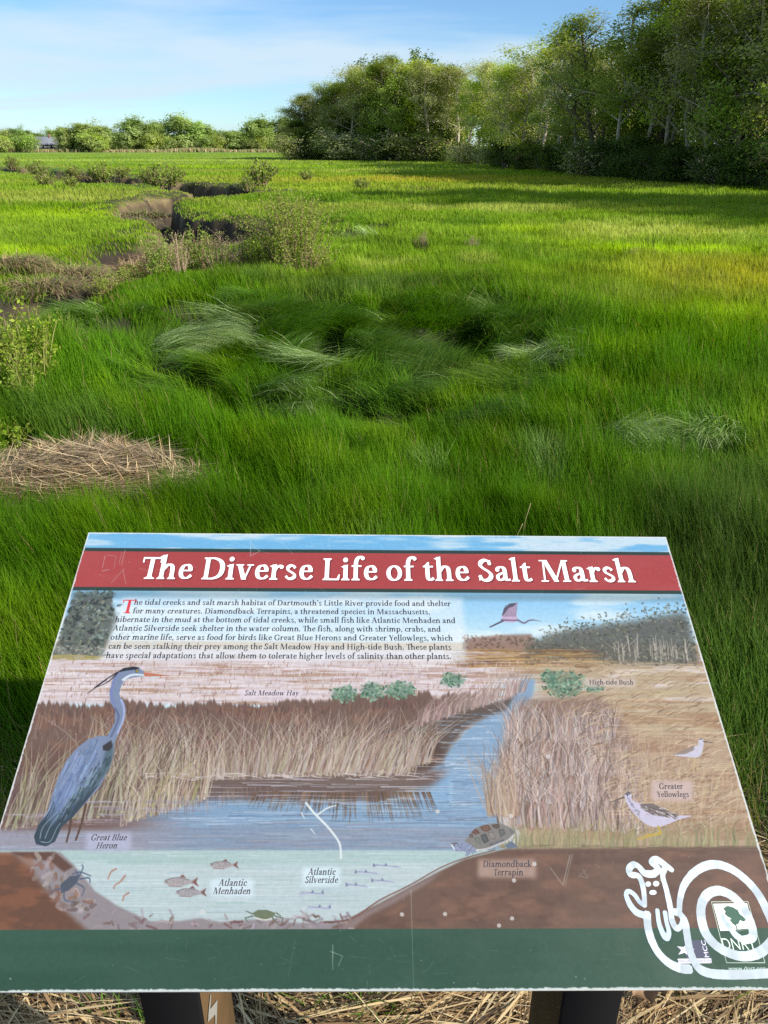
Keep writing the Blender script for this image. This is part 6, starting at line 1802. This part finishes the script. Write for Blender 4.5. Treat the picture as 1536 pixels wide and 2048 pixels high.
def straw(kind, px, py, label, s=1.0, rz=None, group='straw clumps along the creek', z=.05, name='straw_clump'):
    g_ = gpt(px, py, z); zz = float(ground_z(np.array([g_[0]]), np.array([g_[1]]))[0])
    o = link(name, STR[kind]); o.location = (g_[0], g_[1], max(zz, -.3) + (.05 if kind == 'pile' else .02)); o.rotation_euler = (0, 0, RNG.uniform(-.4, .4) if rz is None else rz)
    o.scale = (s, s, s) if np.isscalar(s) else s
    return tag(o, label, 'straw clump', group)


straw('pile', 165, 965, 'large heap of dry tan straw in the grass left of the sign', 1.0, 0.1, None, .05, 'straw_pile')
straw('pile', 20, 1000, 'smaller heap of dry straw at the left frame edge beside the large one', (.5, .5, .7), 1.2, None, .05, 'straw_pile')
straw('bank', 80, 568, 'drooping brown straw hanging over the bank at the left edge', 1.1)
straw('bank', 10, 548, 'brown straw overhanging the creek at the very left', 1.1)
straw('bank', 140, 545, 'brown straw overhang right of the leftmost clumps', 1.0)
straw('tan', 255, 505, 'pale flattened straw on the bank left of the twiggy bushes', 1.2)
straw('bank', 210, 530, 'brown straw on the bank between the pale straw and the left clumps', .9)
straw('tan', 340, 490, 'pinkish tan straw behind the row of bushes', 1.5)
straw('tan', 300, 500, 'tan straw behind the left bushes of the bank', 1.3)
straw('tan', 410, 500, 'tan straw behind the middle bushes of the bank', 1.3)
straw('tan', 510, 545, 'pale straw clump at the foot of the largest bush', .9)
straw('tan', 470, 556, 'pale straw under the sparse grey bush', .8)
straw('bank', 60, 648, 'flat tan straw on the near side of the left creek bend', 1.0)
straw('tan', 120, 618, 'pale straw on the lip of the left creek bend', 1.0)
straw('bank', 30, 690, 'greyish straw sliding into the creek at the left edge', 1.0)
straw('wide', 240, 425, 'drooping straw on the bend of the creek beyond the bushes', .8)
straw('wide', 285, 412, 'brown straw above the bare mud wall of the creek bend', .7)
straw('wide', 375, 387, 'small tan straw clump between two creek bends', .5)
straw('wide', 145, 348, 'brown scar of straw on the far creek at left', 1.0)
straw('bank', 470, 466, 'upright purplish straw in front of the dark creek wall', (1.2, .7, .9))
straw('bank', 440, 478, 'purplish dead stems before the dark creek wall, left of the upright straw', (1.1, .7, .8))
# pale dead stems standing in the grass above the sign
for (px, py, h, lab) in [(1046, 1050, .14, 'pale dry seed stem standing in the grass above the title'), (1033, 1056, .06, 'short pale stub beside the dry seed stem')]:
    g_ = gpt(px, py, .2); m = MB(); m.tube([(0, 0, -.1), (.006, 0, h * .5 + .06), (.024, .0, h + .08)], [.0014, .0012, .0016], 4, lin((150, 136, 96)))
    o = m.build('dry_stem', M_STRAW); o.location = (g_[0], g_[1], .08); tag(o, lab, 'dry stem')

# broken straw littering the ground round the posts
rg = np.random.default_rng(31); n = 46000
x_ = rg.uniform(-1.5, 1.5, n); y_ = rg.uniform(.25, 1.95, n)
k = rg.random(n) < sstep(2.05, 1.35, np.hypot(x_, y_) + .3 * (fbm(x_ * 3, y_ * 3, 5) - .5)); x_, y_ = x_[k], y_[k]; n = len(x_)
dirn = (fbm(x_ * 1.5, y_ * 1.5, 63) - .5) * 5 + .15
az_ = dirn + rg.normal(0, .45, n) + (rg.random(n) < .5) * np.pi
c = np.array([lin(q) for q in [(206, 182, 138), (180, 152, 110), (150, 122, 88), (222, 202, 160), (104, 84, 62), (80, 64, 48)]])[rg.choice(6, n, p=[.24, .22, .2, .1, .12, .12])] * rg.uniform(.6, 1.15, n)[:, None]
mound = .05 * fbm(x_ * 4, y_ * 4, 65)
V, Q, T, cc = make_blades(x_, y_, rg.uniform(.05, .26, n), rg.uniform(.0014, 1, n) ** 2 * .0062 + .0014, rg.uniform(1.32, 1.66, n), rg.uniform(1.40, 1.75, n), az_, c, c, ground_z(x_, y_) + mound + rg.random(n) * .05 + .008, rg)
tag(link('straw_litter', np_mesh('straw_litter', V, Q, T, cc), M_STRAW), 'mat of broken dry straw covering the ground under the sign', 'straw', kind='stuff')
# a few fallen leaves and green sprouts among it
for (px, py, s, lab) in [(382, 2010, .05, 'curled brown leaf on the straw left of the post with the lightning mark'), (1296, 1998, .042, 'curled brown leaf on the straw right of the right-hand post')]:
    g_ = gpt(px, py, .06); u_ = np.linspace(-1, 1, 9); m = MB()
    VV_ = np.array([[a * s, b * s * .45 * math.sqrt(max(0, 1 - a * a)) + .006 * math.sin(a * 7), .012 * b * b + .012 * a * a + .004 * math.sin(9 * a)] for a in u_ for b in (-1, -.3, .3, 1)])
    m.add(VV_, [(i * 4 + j, i * 4 + 4 + j, i * 4 + 5 + j, i * 4 + 1 + j) for i in range(8) for j in range(3)], None, lin((128, 102, 76)))
    o = m.build('fallen_leaf', M_STRAW, None, True); o.location = (g_[0], g_[1], .085); o.rotation_euler = (.15, -.2, 1.2 if px < 800 else .3); tag(o, lab, 'leaf')
xs_, ys_ = [], []
for (px, py, k_) in [(268, 2000, 40), (430, 1996, 8), (680, 1995, 50), (770, 2030, 40), (300, 2040, 40), (540, 2000, 30), (20, 2000, 25), (1010, 2035, 12), (1420, 2030, 14)]:
    g_ = gpt(px, py, .05); xs_.append(g_[0] + rg.normal(0, .035, k_)); ys_.append(g_[1] + rg.normal(0, .03, k_))
x_ = np.concatenate(xs_); y_ = np.concatenate(ys_); n = len(x_)
c = np.tile(lin((86, 116, 44)), (n, 1)) * rg.uniform(.7, 1.3, n)[:, None]
V, Q, T, cc = make_blades(x_, y_, rg.uniform(.05, .16, n), rg.uniform(.002, .004, n), rg.normal(.3, .3, n), rg.normal(.8, .4, n), rg.uniform(0, 6.28, n), c, c * 1.2, ground_z(x_, y_) + .03, rg)
tag(link('grass_sprouts', np_mesh('grass_sprouts', V, Q, T, cc), M_GRASS), 'sparse green shoots coming up through the straw under the sign', 'grass', kind='stuff')
